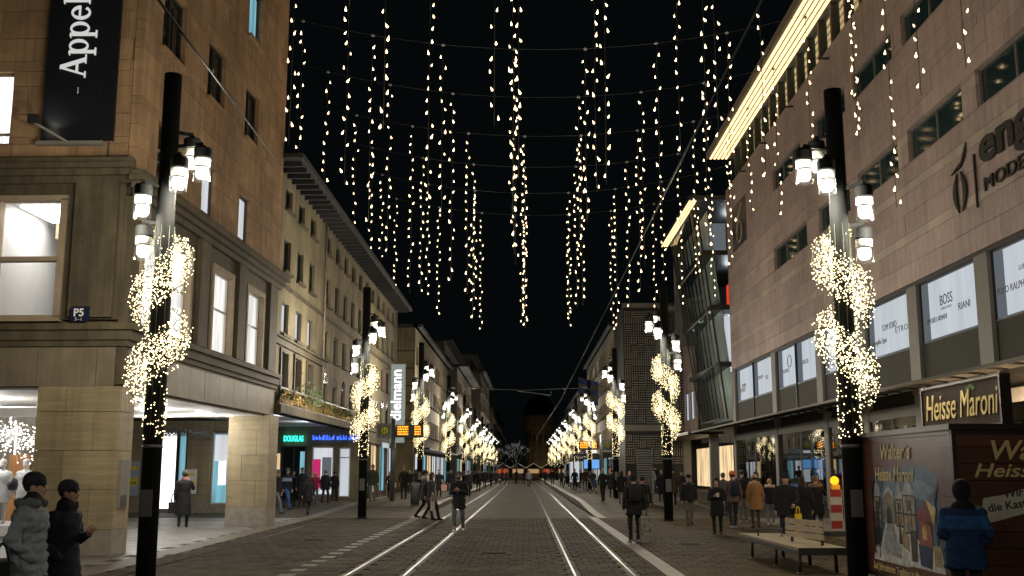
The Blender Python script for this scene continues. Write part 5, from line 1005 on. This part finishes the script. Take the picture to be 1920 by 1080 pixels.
# hanging letters and sale posters in the arcade
HS = (-13.6, 40, 3.0); hs = empty('hanging_sign', HS, 0, 'dark cut-out lettering hanging below the arcade ceiling', 'sign'); text('lettering', 'Appelrath Cüpper', .34, M['frame_dark'], (.0, 0, .12), (0, -1, 0), hs, .03, sx=.72, bold=.006); box_part('rod', M['frame_dark'], hs, .4, .42, -.01, .01, .45, .65); box_part('rod', M['frame_dark'], hs, 1.5, 1.52, -.01, .01, .45, .65); box_part('bar', M['frame_dark'], hs, 0, 1.95, -.015, .015, .07, .1)
mk('poster_blue', (.4, .48, .55), .5); mk('tag_yellow', (.75, .6, .02), .5); mk('tag_orange', (.7, .3, .08), .5)
def sale(x, y, z, w, h, lb, stand=False, tags=1):
    t = empty('sale_poster', (x, y, z), 0, lb, 'poster', 'sale posters'); box_part('sheet', M['poster_blue'] if not stand else M['white_paint'], t, 0, w, 0, .02, 0, h)
    for k in range(tags):
        a = w * (k + .5) / tags; MB().prism([(a - w * .42 / tags, h * .25), (a + w * .4 / tags, h * .32), (a + w * .42 / tags, h * .55), (a - w * .4 / tags, h * .48)], (0, -.002, 0), (1, 0, 0), (0, 0, 1), (0, -1, 0), .003).build('price_tag', M['tag_yellow'], t); text('lettering', '-50%', .34 * w / tags / .45 * .5, M['black'], (a - w * .36 / tags, -.007, h * .33), (0, -1, 0), t, .002, .1, .9, bold=.004)
        MB().prism([(a - w * .25 / tags, h * .72), (a + w * .3 / tags, h * .74), (a + w * .3 / tags, h * .86), (a - w * .25 / tags, h * .84)], (0, -.002, 0), (1, 0, 0), (0, 0, 1), (0, -1, 0), .003).build('price_tag', M['tag_yellow'], t)
    if stand:
        for a in (.12, w - .12): box_part('leg', M['metal_grey'], t, a - .015, a + .015, .0, .02, -z + .02, 0)
    return t
sale(-17.3, 45.9, .75, .85, 1.45, 'pale blue sale poster with two yellow half-price tags on the arcade wall', tags=2); sale(-14.25, 44.9, .85, .58, 1.0, 'white sale sign on thin legs with one yellow half-price tag', True)
# ------------------------------------------------------------------ shop display at far left
DW = (-14, 30, 0); dw = empty('display_window', DW, 0, 'brightly lit corner shop display window with wooden back panels', 'shopfront')
part('back_wall', M['plaster_pale'], dw, DW, (-22, -13.2, 33.2, 33.4, .02, 3.55)); [part('wood_panel', M['orange_wood'], dw, DW, (-21.9 + 1.0 * k, -21.25 + 1.0 * k, 33.1, 33.19, .3, 2.3)) for k in range(9)]; part('floor', M['white_paint'], dw, DW, (-22, -13.15, 30, 33.2, .02, .3)); part('side_wall', M['white_paint'], dw, DW, (-13.25, -13.1, 30, 33.4, .02, 3.55)); part('header', M['frame_white'], dw, DW, (-22, -13.1, 29.95, 30.1, 3.3, 3.55)); part('pane', M['glass'], dw, DW, (-22, -13.15, 30.02, 30.04, .3, 3.3))
for k in range(9): part('light_strip', M['led_white'], dw, DW, (-21.5 + k * .95, -21.47 + k * .95, 33.15, 33.2, .3, 3.2))
for k in range(6): point(dw, (-15.2 - k * .0 - 1.3 * (k % 3) - DW[0], 30.2 + .25 * (k // 3) - DW[1], 3.1), 60, (1, .98, .95), .15)
mb = MB(); rg = random.Random(8); tp = MB()
for cx, cz_ in ((-15.0, 2.75), (-14.1, 2.7), (-16.2, 2.85), (-17.4, 2.7)):
    sbx = empty('starburst_light', (cx, 31.3, cz_), 0, 'spiky white starburst light in the shop display, %s' % {-15.0: 'between poster and white mannequins', -14.1: 'nearest to the corner pier', -16.2: 'above the blue poster', -17.4: 'at the left picture edge'}[cx], 'decoration', 'starburst lights in the display'); mb = MB(); tp = MB()
    for k in range(90):
        d = Vector((rg.gauss(0, 1), rg.gauss(0, 1), rg.gauss(0, .8))).normalized() * rg.uniform(.35, .75); mb.bar(d * .05, d, .006, .006); tp.box(d.x - .014, d.x + .014, d.y - .014, d.y + .014, d.z - .014, d.z + .014); d *= rg.uniform(.4, .8); tp.box(d.x - .012, d.x + .012, d.y - .012, d.y + .012, d.z - .012, d.z + .012)
    tag(mb.build('rods', M['frame_white'], sbx), kind='stuff'); tag(tp.build('light_tips', M['led_white'], sbx), kind='stuff')
ps = empty('window_poster', (-15.9, 29.9, .6), 0, 'large pale blue poster with orange tags standing in the display window', 'poster'); box_part('sheet', M['poster_blue'], ps, -1.5, .78, 0, .02, 0, 1.8)
for z_ in (.3, .5, 1.2, 1.35): MB().prism([(.35, z_), (.74, z_ + .05), (.74, z_ + .15), (.35, z_ + .1)], (0, -.002, 0), (1, 0, 0), (0, 0, 1), (0, -1, 0), .003).build('price_tag', M['tag_orange'], ps)
# ------------------------------------------------------------------ planters on the balcony, flags, far tree, market
mk('leaf', (.05, .085, .03), .7, rnd=.4, island=True)
def bush(x, y, z, r, n, lb, seed):
    t = empty('balcony_plant', (x, y, z), 0, lb, 'plant', 'plants on the balcony'); rg = random.Random(seed); mb = MB()
    for k in range(n):
        d = Vector((rg.gauss(0, .5), rg.gauss(0, .8), abs(rg.gauss(0, .6)))) * r; u = Vector((rg.uniform(-1, 1), rg.uniform(-1, 1), rg.uniform(-.3, 1))).normalized() * .09; w = u.orthogonal().normalized() * .03
        c = d + Vector((0, 0, .25)); mb.add([c - u, c + w, c + u, c - w], [(0, 1, 2, 3)])
    tag(mb.build('foliage', M['leaf'], t), kind='stuff'); box_part('pot', M['plinth'], t, -.14, .14, -.3, .3, 0, .24)
for i, (y, r) in enumerate(((38.2, .35), (41.6, .6), (43.2, .5), (47.5, .35), (50.5, .35))): bush(-8.66, y, 4.07, r, 260, 'leafy green plant in a box on the gilded balcony, %s from the corner store' % ('first', 'second', 'third', 'fourth', 'fifth')[i], i)
mk('flag_blue', (.06, .1, .3), .8); mk('flag_grey', (.3, .28, .25), .8)
for i, (x, y, z, w, h, c, lb) in enumerate(((5.2, 104, 10.6, 1.9, 2.3, 'flag_blue', 'blue flag with pale stripes flying from the right row of buildings'), (6.2, 118, 8.9, 1.6, 2.2, 'flag_grey', 'small grey striped flag below the blue flag'))):
    t = empty('flag', (x, y, z), 0, lb, 'flag'); n = 9
    for k in range(5):
        vs = []
        for j in range(n + 1): a = j / n; vs += [(a * w, .25 * math.sin(a * 5 + k), -k * h / 5 - .35 * a), (a * w, .25 * math.sin(a * 5 + k + 1), -(k + 1) * h / 5 - .35 * a)]
        MB().add(vs, [(2 * j, 2 * j + 1, 2 * j + 3, 2 * j + 2) for j in range(n)], 0, True).build('stripe', M[c] if k % 2 == 0 else M['plaster_pale'], t)
    MB().tube([(0, 0, .1), (8.6 - x, 0, -1.2)], .04, 6).build('flag_pole', M['pole_grey'], t)
M['fairy'] = emat('fairy', (1, .95, .88), .4)
def lit_tree(x, y, h, seed, lb):
    t = empty('bare_tree', (x, y, 0), 0, lb, 'tree', 'bare trees with fairy lights'); rg = random.Random(seed); mb = MB(); tips = MB(); crown = MB()
    def limb(p, d, l, r, dep):
        q = p + d * l; mid = p + d * l * .5 + Vector((rg.uniform(-.1, .1), rg.uniform(-.1, .1), 0)) * l * .4; (mb if dep == 0 else crown).tube([p, mid, q], [r, r * .85, r * .65], 6)
        if dep and rg.random() < .45:
            for k in range(3): c = p + (q - p) * rg.random() + Vector((rg.uniform(-.1, .1), rg.uniform(-.1, .1), rg.uniform(-.1, .1))); tips.box(c.x - .022, c.x + .022, c.y - .022, c.y + .022, c.z - .022, c.z + .022)
        if dep < 4:
            for k in range(3 if dep else 5): limb(q if dep else p + d * l * rg.uniform(.7, 1), (d + Vector((rg.uniform(-.8, .8), rg.uniform(-.8, .8), rg.uniform(-.1, .5)))).normalized(), l * rg.uniform(.55, .75), r * .55, dep + 1)
    limb(Vector((0, 0, 0)), Vector((0, 0, 1)), h * .36, .16, 0)
    mb.build('trunk', M['roof'], t); crown.build('crown', M['roof'], t); tag(tips.build('fairy_lights', M['fairy'], t), kind='stuff')
lit_tree(-1.6, 190, 8, 2, 'bare tree strung with white fairy lights at the street end'); lit_tree(-4.5, 215, 7, 5, 'smaller bare tree with fairy lights left of the street end')
M['hut_lit'] = emat('hut_lit', (1, .62, .32), .4); M['red_lit'] = emat('red_lit', (1, .2, .06), .35)
for i in range(6):
    x = -5 + i * 3.4; t = empty('market_hut', (x, 240, 0), 0, 'small lit market hut in front of the water tower, %s in the row' % ('first', 'second', 'third', 'fourth', 'fifth', 'sixth')[i], 'hut', 'market huts'); box_part('body', M['orange_wood'], t, -1.4, 1.4, 0, 2, 0, 2.2); box_part('counter_light', M['hut_lit'] if i % 3 else M['red_lit'], t, -1.2, 1.2, -.05, 0, 1.1, 2.0); MB().prism([(-1.7, 2.2), (1.7, 2.2), (0, 3.2)], (0, -.4, 0), (1, 0, 0), (0, 0, 1), (0, 1, 0), 2.6).build('roof', M['roof'], t); MB().tube([(-1.7, -.45, 2.25), (0, -.45, 3.25), (1.7, -.45, 2.25)], .02, 5).build('light_chain', M['lit_warm'], t)

for i, (x_, y_) in enumerate(((-.7, 24.5), (4.1, 27.5), (-5.6, 29))):
    t = empty('manhole_cover', (x_, y_, .004), .2 * i, 'round iron manhole cover set in the %s' % ('paving between the tram tracks', 'right pavement', 'left paving'), 'manhole cover', 'manhole covers') if False else empty('manhole_cover', (x_, y_, .004), .2 * i, 'round iron manhole cover in the %s' % ('paving between the tracks', 'right pavement before the walking person', 'paving near the left kerb')[i], 'manhole cover', 'manhole covers')
    MB().lathe([(0, .003), (.3, .003), (.3, 0)], (0, 0, 0), 24).build('lid', pmat('iron_%d' % i, (.03, .028, .025), .9, var=.4, scale=30, spec=.05), t); MB().lathe([(.305, .002), (.36, .002), (.36, 0)], (0, 0, 0), 24).build('frame_ring', M['groove'], t)
# ------------------------------------------------------------------ the people
_p, _y = R(9.676), R(.706)
_F = Vector((-math.sin(_y) * math.cos(_p), math.cos(_y) * math.cos(_p), math.sin(_p))); _R = Vector((math.cos(_y), math.sin(_y), 0)); _U = _R.cross(_F)
def spot(px, py):
    """the ground point the photograph shows at a pixel, and metres per pixel of height there"""
    d = _F * 2000 + _R * (px - 960) - _U * (py - 540); z = 0.
    for _ in range(6): t = (z - CAM_H) / d.z; x, y = d.x * t, d.y * t; z = gh(x, y)
    return x, y
def pp(px, feet, head, face, label, **k):
    x, y = spot(px, feet); d = _F * 2000 + _R * (px - 960) - _U * (head - 540); hh = CAM_H + d.z * y / d.y - gh(x, y)
    k.setdefault('vox', .016 if y < 40 else .02 if y < 60 else .026); k.setdefault('hands', y < 70)
    o = person(x, y, face, label, h=min(max(hh, 1.52), 1.88), **k); return o
def held_bag(o, side, fwd, zt, w, h, d, mat, label, name='shopping_bag', strap=.18):
    """a bag hanging from the hand of person o"""
    a = o.rotation_euler.z; s = o.dimensions.z if False else 1; c, sn = math.cos(a), math.sin(a); x, y = side * c - fwd * sn, side * sn + fwd * c
    t = empty(name, (o.location.x + x, o.location.y + y, o.location.z + zt - h - strap), a + .3, label, 'bag')
    mb = MB(); mb.add([(-w * .46, -d / 2, 0), (w * .46, -d / 2, 0), (w * .46, d / 2, 0), (-w * .46, d / 2, 0), (-w / 2, -d * .45, h), (w / 2, -d * .45, h), (w / 2, d * .45, h), (-w / 2, d * .45, h)], [(3, 2, 1, 0), (0, 1, 5, 4), (1, 2, 6, 5), (2, 3, 7, 6), (3, 0, 4, 7), (4, 5, 6, 7)]); mb.build('bag_body', mat, t)
    for yy in (-d * .4, d * .4): MB().tube([(-w * .25, yy, h), (-w * .18, yy * .5, h + strap * .8), (0, 0, h + strap), (w * .18, yy * .5, h + strap * .8), (w * .25, yy, h)], .012, 5).build('handle', mat, t)
    return t
def backpack(o, mat, h0=1.02, s=1.):
    mb = MB(); rows_ = [(0, .12, .06), (.06, .15, .1), (.25, .155, .11), (.4, .14, .09), (.46, .09, .05)]; n = 12; vs = []
    for z, a, b in rows_:
        for j in range(n):
            t = 2 * math.pi * j / n; cx = math.copysign(abs(math.cos(t)) ** .6, math.cos(t)); sy = math.copysign(abs(math.sin(t)) ** .6, math.sin(t)); vs.append((a * cx * s, -.2 - b * .6 + b * sy * s, h0 + z * s))
    mb.add(vs, [(i * n + j, i * n + (j + 1) % n, (i + 1) * n + (j + 1) % n, (i + 1) * n + j) for i in range(4) for j in range(n)], 0, True); mb.f += [list(range(n))[::-1], [4 * n + j for j in range(n)]]; mb.m += [0, 0]; mb.sm += [False, False]
    b = mb.build('backpack', mat, o); MB().box(-.09, .09, -.335, -.32, h0 + .06, h0 + .2).build('pocket', mat, b); return b
BLK = (.012, .012, .014); NAVY = (.012, .016, .032); JEAN = (.09, .13, .2); GREYJ = (.13, .14, .15); CHAR = (.03, .031, .034)
# foreground
f1 = person(-4.98, 10.9, 280, 'person in grey puffer jacket, dark beanie and scarf walking at left edge', h=1.77, coat=(.2, .225, .245), pants=BLK, hat=(.018, .015, .02), scarf=(.012, .012, .016), fur=(.1, .11, .12), puff=1.22, hem=.78, legs='walk', arms=('pocket', 'pocket'), vox=.012, quilt=.014)
f2 = person(-4.92, 11.6, 255, 'person in long dark navy coat and knitted cap walking at left', h=1.69, coat=NAVY, pants=BLK, hat=(.018, .018, .024), puff=1.1, hem=.58, legs='walk2', arms=('pocket', 'phone'), scarf=(.012, .014, .022), turn=.25, vox=.012)
f3 = person(5.15, 12.9, -14, 'person in blue jacket with lighter blue band and dark hood seen from behind', h=1.68, coat=(.008, .028, .085), pants=BLK, hood=(.008, .008, .01), stripe=(.015, .07, .2), puff=1.25, hem=.72, legs='stand', arms=('pocket', 'phone'), vox=.012)
held_bag(f1, .36, -.14, 1.13, .56, .34, .16, cloth((.01, .01, .012)), 'large black shoulder bag carried by the person in grey puffer jacket', 'shoulder_bag', .16)
# left pavement
pp(518, 963, 882, 250, 'person in black jacket and grey jeans half hidden by the arcade pillar', coat=BLK, pants=GREYJ, legs='walk', hat=(.15, .15, .16))
pp(537, 954, 879, 235, 'person in navy jacket with white chest print, grey cap and blue jeans', coat=(.012, .018, .04), pants=(.05, .11, .25), hat=(.1, .1, .11), legs='walk', stripe=(.3, .33, .38))
pp(548, 949, 884, 215, 'person in long black coat behind the navy jacket with white print', coat=BLK, hem=.5)
pp(565, 950, 877, 200, 'tall person in dark coat facing the camera near the perfumery', coat=(.014, .016, .022), hem=.6, hair=(.05, .03, .02))
pp(577, 966, 892, 30, 'short person in black coat with scarf walking away near the perfumery', coat=BLK, legs='walk', scarf=(.02, .022, .02), hem=.6, longhair=True)
pp(590, 946, 885, 190, 'person in crimson jacket with pink fur collar and blue jeans', coat=(.22, .012, .05), fur=(.5, .25, .28), pants=JEAN, hair=(.3, .18, .09), longhair=True)
pp(609, 943, 882, -20, 'broad person in black coat with back to the camera', coat=BLK, puff=1.2, hair=(.12, .11, .1), legs='step', hem=.7)
pp(626, 939, 884, -10, 'person in black jacket beside the broad black coat', coat=BLK, puff=1.1, legs='step')
pp(642, 928, 884, 300, 'person in purple jacket and pale trousers by the shop window', coat=(.16, .07, .3), pants=(.45, .36, .25), hat=(.3, .12, .1), arms=('up', 'down'))
pp(698, 939, 871, 185, 'tall person in olive coat and jeans walking toward the camera beside second lamp post', coat=(.045, .05, .03), pants=GREYJ, puff=1.1, hem=.75, hair=(.05, .03, .02))
w11 = pp(731, 934, 885, 180, 'person in black coat with pale bag at the tram stop', coat=BLK, hem=.55, arms=('down', 'phone'), longhair=True)
held_bag(w11, -.2, .2, 1.0, .34, .28, .12, cloth((.45, .43, .4)), 'pale handbag of the person in black at the tram stop', 'handbag', .12)
pp(757, 936, 874, 170, 'tall dark figure behind the tram stop pole', coat=BLK, hem=.6)
pp(768, 925, 880, 150, 'person in black with tan scarf beyond the tram stop pole', coat=(.02, .016, .014), scarf=(.35, .22, .08))
pp(780, 924, 880, 20, 'person with long brown hair beyond the tram stop', coat=(.05, .04, .035), longhair=True, hair=(.14, .08, .04))
pp(795, 975, 883, 275, 'person in dark coat with fur collar striding right across the paving', coat=(.05, .05, .055), fur=(.28, .22, .18), pants=BLK, legs='walk', hair=(.05, .025, .02), hem=.7, hat=(.03, .02, .02))
w16 = pp(808, 976, 886, 265, 'person in dark grey coat with long hair walking beside the fur collar', coat=(.045, .045, .048), pants=BLK, legs='walk2', longhair=True, hair=(.04, .02, .015), hem=.62)
held_bag(w16, .27, .1, 1.0, .3, .34, .14, cloth((.5, .46, .36)), 'cream shoulder bag of the couple crossing the paving', 'shoulder_bag', .3)
w17 = pp(823, 932, 881, 180, 'person in long black coat holding a pink bag', coat=BLK, hem=.42, hair=(.02, .015, .01)); held_bag(w17, -.3, .05, .9, .36, .34, .14, cloth((.55, .3, .27)), 'pink shopping bag left of the man with the phone')
pp(845, 929, 880, 200, 'dark figure with grey trousers behind the man with the phone', coat=BLK, pants=GREYJ, shoes=(.5, .5, .5)); pp(878, 925, 882, 160, 'dark figure just right of the man with the phone', coat=CHAR)
m19 = pp(860, 997, 885, 172, 'bearded man in dark coat and jeans looking at his phone between the rails', coat=(.014, .015, .018), pants=(.09, .11, .13), shoes=(.6, .58, .55), hem=.66, beard=True, hair=(.018, .013, .01), arms=('phone', 'phone'), legs='step', tilt=-.25, puff=1.05, vox=.013, sock=True)
ph = empty('mobile_phone', (m19.location.x - .03, m19.location.y - .3, 1.2), 0, 'phone held by the bearded man', 'phone'); box_part('case', M['black'], ph, -.035, .035, -.01, 0, -.07, .07); box_part('screen', M['lit_grey'], ph, -.032, .032, 0.0005, .001, -.065, .065)
for i, (px, ft, hd, fc, lb, c) in enumerate(((897, 917, 881, 180, 'dark figure on the left platform by the fourth lamp post', BLK), (909, 915, 877, 10, 'taller dark figure further along the left platform', BLK), (921, 912, 882, 30, 'small dark figure at the end of the left platform', CHAR), (884, 917, 881, 90, 'dark figure waiting on the left platform near the pale bin', CHAR), (941, 908, 882, 280, 'dark figure crossing the left rails in the distance', BLK), (950, 906, 881, 270, 'second dark figure crossing the left rails in the distance', BLK), (968, 907, 881, 0, 'dark figure in the middle of the street far away', CHAR), (992, 913, 882, 180, 'distant figure with white shirt front in the middle of the street', (.4, .4, .4)), (982, 907, 883, 170, 'small distant figure beside the one in white', CHAR), (1036, 909, 880, 10, 'distant dark figure walking between right rails and platform', BLK), (930, 909, 882, 200, 'distant dark figure left of the rails', CHAR), (1022, 904, 881, 200, 'tiny dark figure near the market huts', CHAR))):
    pp(px, ft, hd, fc, lb, coat=c, hem=(.6, .84)[i % 2], legs=('stand', 'walk', 'step')[i % 3])
# right platform
pp(1062, 914, 883, 80, 'dark figure walking left onto the right platform', coat=BLK, legs='walk', stripe=(.3, .3, .3)); pp(1078, 921, 879, 190, 'person in black coat with a white stripe down the front', coat=BLK, hem=.5, shoes=(.5, .5, .5)); pp(1097, 919, 879, 0, 'person with rust backpack among the crowd at the shelter', coat=(.06, .025, .015), hair=(.2, .09, .03), hat=(.35, .12, .03))
pp(1112, 922, 881, 170, 'dark figure with pale cap behind the pushchair', coat=CHAR, hat=(.4, .4, .42)); pp(1131, 940, 879, 20, 'blonde person in dark jacket walking away on the right platform', coat=(.02, .018, .014), hair=(.4, .25, .12), longhair=True, legs='step'); pp(1148, 934, 880, -10, 'person in black with shoulder strap beside the blonde', coat=BLK, hem=.55, shoes=(.4, .4, .4)); pp(1166, 944, 883, 10, 'person in long black coat left of the information column', coat=BLK, hem=.62, pants=(.12, .11, .1), longhair=True); pp(1181, 930, 884, 200, 'person with orange hair partly hidden by the information column', coat=CHAR, hair=(.45, .15, .03), longhair=True); pp(1088, 915, 881, 30, 'dark figure at the back of the waiting crowd', coat=BLK); pp(1053, 910, 881, 0, 'dark figure at the far end of the right platform', coat=CHAR)
m22 = pp(1190, 1017, 892, 4, 'person in black coat with backpack walking away in the middle of the right paving', coat=(.012, .012, .013), pants=(.01, .01, .012), hat=(.012, .012, .013), shoes=(.25, .25, .25), hem=.72, puff=1.12, arms=('carry', 'down'), legs='stand', vox=.013); backpack(m22, cloth((.016, .016, .018)))
held_bag(m22, .28, .02, .8, .34, .44, .2, pmat('camo_bag', (.2, .19, .15), .6, var=.9, scale=12), 'patterned black and white carrier bag held by the walking person with backpack')
pp(1206, 992, 893, 2, 'person in dark jacket just ahead of the one with the carrier bag', coat=(.016, .016, .015), pants=GREYJ, hem=.7)
pp(1222, 928, 874, 190, 'pale dressed person by the shop entrance right of the information column', coat=(.25, .24, .22), pants=(.2, .2, .2), hair=(.3, .2, .1)); pp(1230, 925, 872, 30, 'dark figure at the teal lit shop entrance', coat=BLK)
w24 = pp(1241, 941, 881, 180, 'person in long black coat with small white bag left of second right lamp post', coat=BLK, hem=.42, hair=(.16, .1, .07), puff=1.1); held_bag(w24, -.3, .0, .92, .24, .32, .1, cloth((.6, .6, .6)), 'small white bag beside the second right lamp post')
pp(1263, 946, 877, 10, 'person in brown coat right behind the second right lamp post', coat=(.05, .038, .022), hem=.55, puff=1.1); pp(1279, 940, 884, 200, 'dark figure behind the man in grey trousers', coat=CHAR)
pp(1293, 984, 891, 185, 'man in dark jacket, knitted cap and grey trousers walking toward the camera', coat=(.018, .02, .026), pants=(.15, .145, .13), hat=(.016, .013, .013), legs='step', hem=.86, puff=1.12)
h25 = pp(1346, 1002, 899, 165, 'person in black hooded coat looking at a phone, right pavement', coat=(.01, .01, .011), hood=(.01, .01, .011), hem=.58, puff=1.15, arms=('phone', 'phone'), tilt=-.3, pants=(.01, .01, .012)); ph = empty('mobile_phone', (h25.location.x - .02, h25.location.y - .3, 1.12), 0, 'phone held by the person in the black hooded coat', 'phone'); box_part('case', M['frame_white'], ph, -.035, .035, -.01, 0, -.06, .06)
p26 = pp(1376, 991, 885, 5, 'person in orange knitted hat with backpack seen from behind', coat=(.13, .09, .075), pants=(.02, .025, .035), hat=(.75, .17, .03), shoes=(.4, .4, .4), legs='step'); backpack(p26, cloth((.018, .025, .045)))
pp(1394, 980, 881, -5, 'person in black jacket and grey trousers right of the orange hat', coat=BLK, pants=GREYJ, puff=1.15, shoes=(.4, .4, .4)); pp(1418, 990, 891, 8, 'person in tan hooded parka and pale hat seen from behind', coat=(.27, .15, .06), pants=(.05, .045, .03), hat=(.4, .3, .27), fur=(.38, .26, .14), hem=.6, puff=1.15); pp(1446, 984, 898, -15, 'person in black jacket with big pink scarf and jeans', coat=BLK, pants=(.13, .15, .18), fur=(.5, .36, .32), shoes=(.55, .55, .55), hair=(.3, .2, .1)); pp(1358, 968, 888, 0, 'dark figure between the black hood and the orange hat', coat=CHAR, hat=(.06, .06, .065))
s28 = pp(1478, 1022, 890, 160, 'man in black jacket and cap standing behind the bench with a yellow bag', coat=(.011, .011, .011), hat=(.012, .012, .014), hem=.72, puff=1.3, arms=('down', 'reach'), shoes=(.6, .6, .6)); held_bag(s28, -.3, .32, .95, .16, .42, .12, pmat('bag_yellow', (.75, .5, .01), .5), 'bright yellow bag held above the bench')
pp(1508, 1016, 895, -10, 'person in long black coat behind the bench, between cap and fur hood', coat=(.009, .009, .01), hem=.55, puff=1.2, longhair=True); pp(1533, 1004, 893, -25, 'person in black parka with fur trimmed hood left of the warning board', coat=(.009, .009, .01), fur=(.2, .14, .08), hem=.62, puff=1.15, hair=(.14, .09, .05), arms=('up', 'down'))
w30 = pp(342, 989, 884, 12, 'person in long black quilted coat with pink scarf walking in the arcade', coat=(.02, .02, .022), pants=BLK, scarf=(.4, .2, .18), quilt=.012, hat=(.12, .1, .09), hem=.38, puff=1.15, legs='step', arms=('up', 'down')); held_bag(w30, -.3, -.05, 1.1, .32, .34, .14, cloth((.02, .018, .018)), 'dark shoulder bag of the person in the arcade', 'shoulder_bag', .3)
for i, (x, hc, lb) in enumerate(((-15.05, (.55, .5, .45), 'white clad mannequin with pale hair in the display window'), (-14.45, (.6, .6, .6), 'white clad mannequin with a black bag in the display window'), (-13.95, (.02, .02, .02), 'white clad mannequin in dark hat in the display window'))):
    o = person(x, 31.0 + .15 * i, 190, lb, h=1.8, coat=(.7, .7, .68), pants=(.6, .6, .58), shoes=(.6, .6, .6), hair=(.6, .58, .55), hat=hc, hem=.6, puff=1.1, vox=.022, z=.3); o.name = 'mannequin'; o['category'] = 'mannequin'; o['group'] = 'mannequins in the display'; o.data.materials[3] = M['white_paint']
hb = empty('handbag', (-14.62, 30.75, 1.25), 0, 'small black bag on a mannequin in the display', 'bag'); MB().lathe([(.02, 0), (.12, .02), (.15, .15), (.12, .3), (.03, .36)], (0, 0, 0), 12).build('bag_body', M['black'], hb)
# pushchair on the right platform
x, y = spot(1117, 926); pc = empty('pushchair', (x, y, gh(x, y)), .4, 'small pushchair parked by the shelter on the right platform', 'pushchair')
for sx in (-.25, .25):
    for sy in (-.35, .35): MB().lathe([(.12, -.02), (.15, -.02), (.15, .02), (.12, .02)], (0, 0, 0), 14).build('wheel', M['metal_grey'], pc).matrix_local = Matrix.Translation((sx, sy, .15)) @ Matrix.Rotation(math.pi / 2, 4, 'Y')
    MB().tube([(sx, -.35, .15), (sx, .2, .7), (sx, .55, 1.05)], .02, 6).build('frame', M['metal_grey'], pc)
MB().add([(-.2, -.3, .4), (.2, -.3, .4), (.2, .15, .45), (-.2, .15, .45), (-.2, .35, .95), (.2, .35, .95)], [(0, 1, 2, 3), (3, 2, 5, 4)]).build('seat', cloth((.03, .05, .1)), pc)
# litter bin on the left platform
x, y = spot(778, 945); lb_ = empty('litter_bin', (x, y, gh(x, y)), 0, 'dark grey cylindrical litter bin behind the crossing couple', 'bin'); MB().lathe([(.0, 0), (.2, 0), (.22, 1.0), (.2, 1.05), (.1, 1.06)], (0, 0, 0), 20).build('bin_body', M['pole_grey'], lb_); MB().lathe([(.225, .9), (.235, .9), (.235, .97), (.225, .97)], (0, 0, 0), 20).build('rim', M['metal_grey'], lb_)
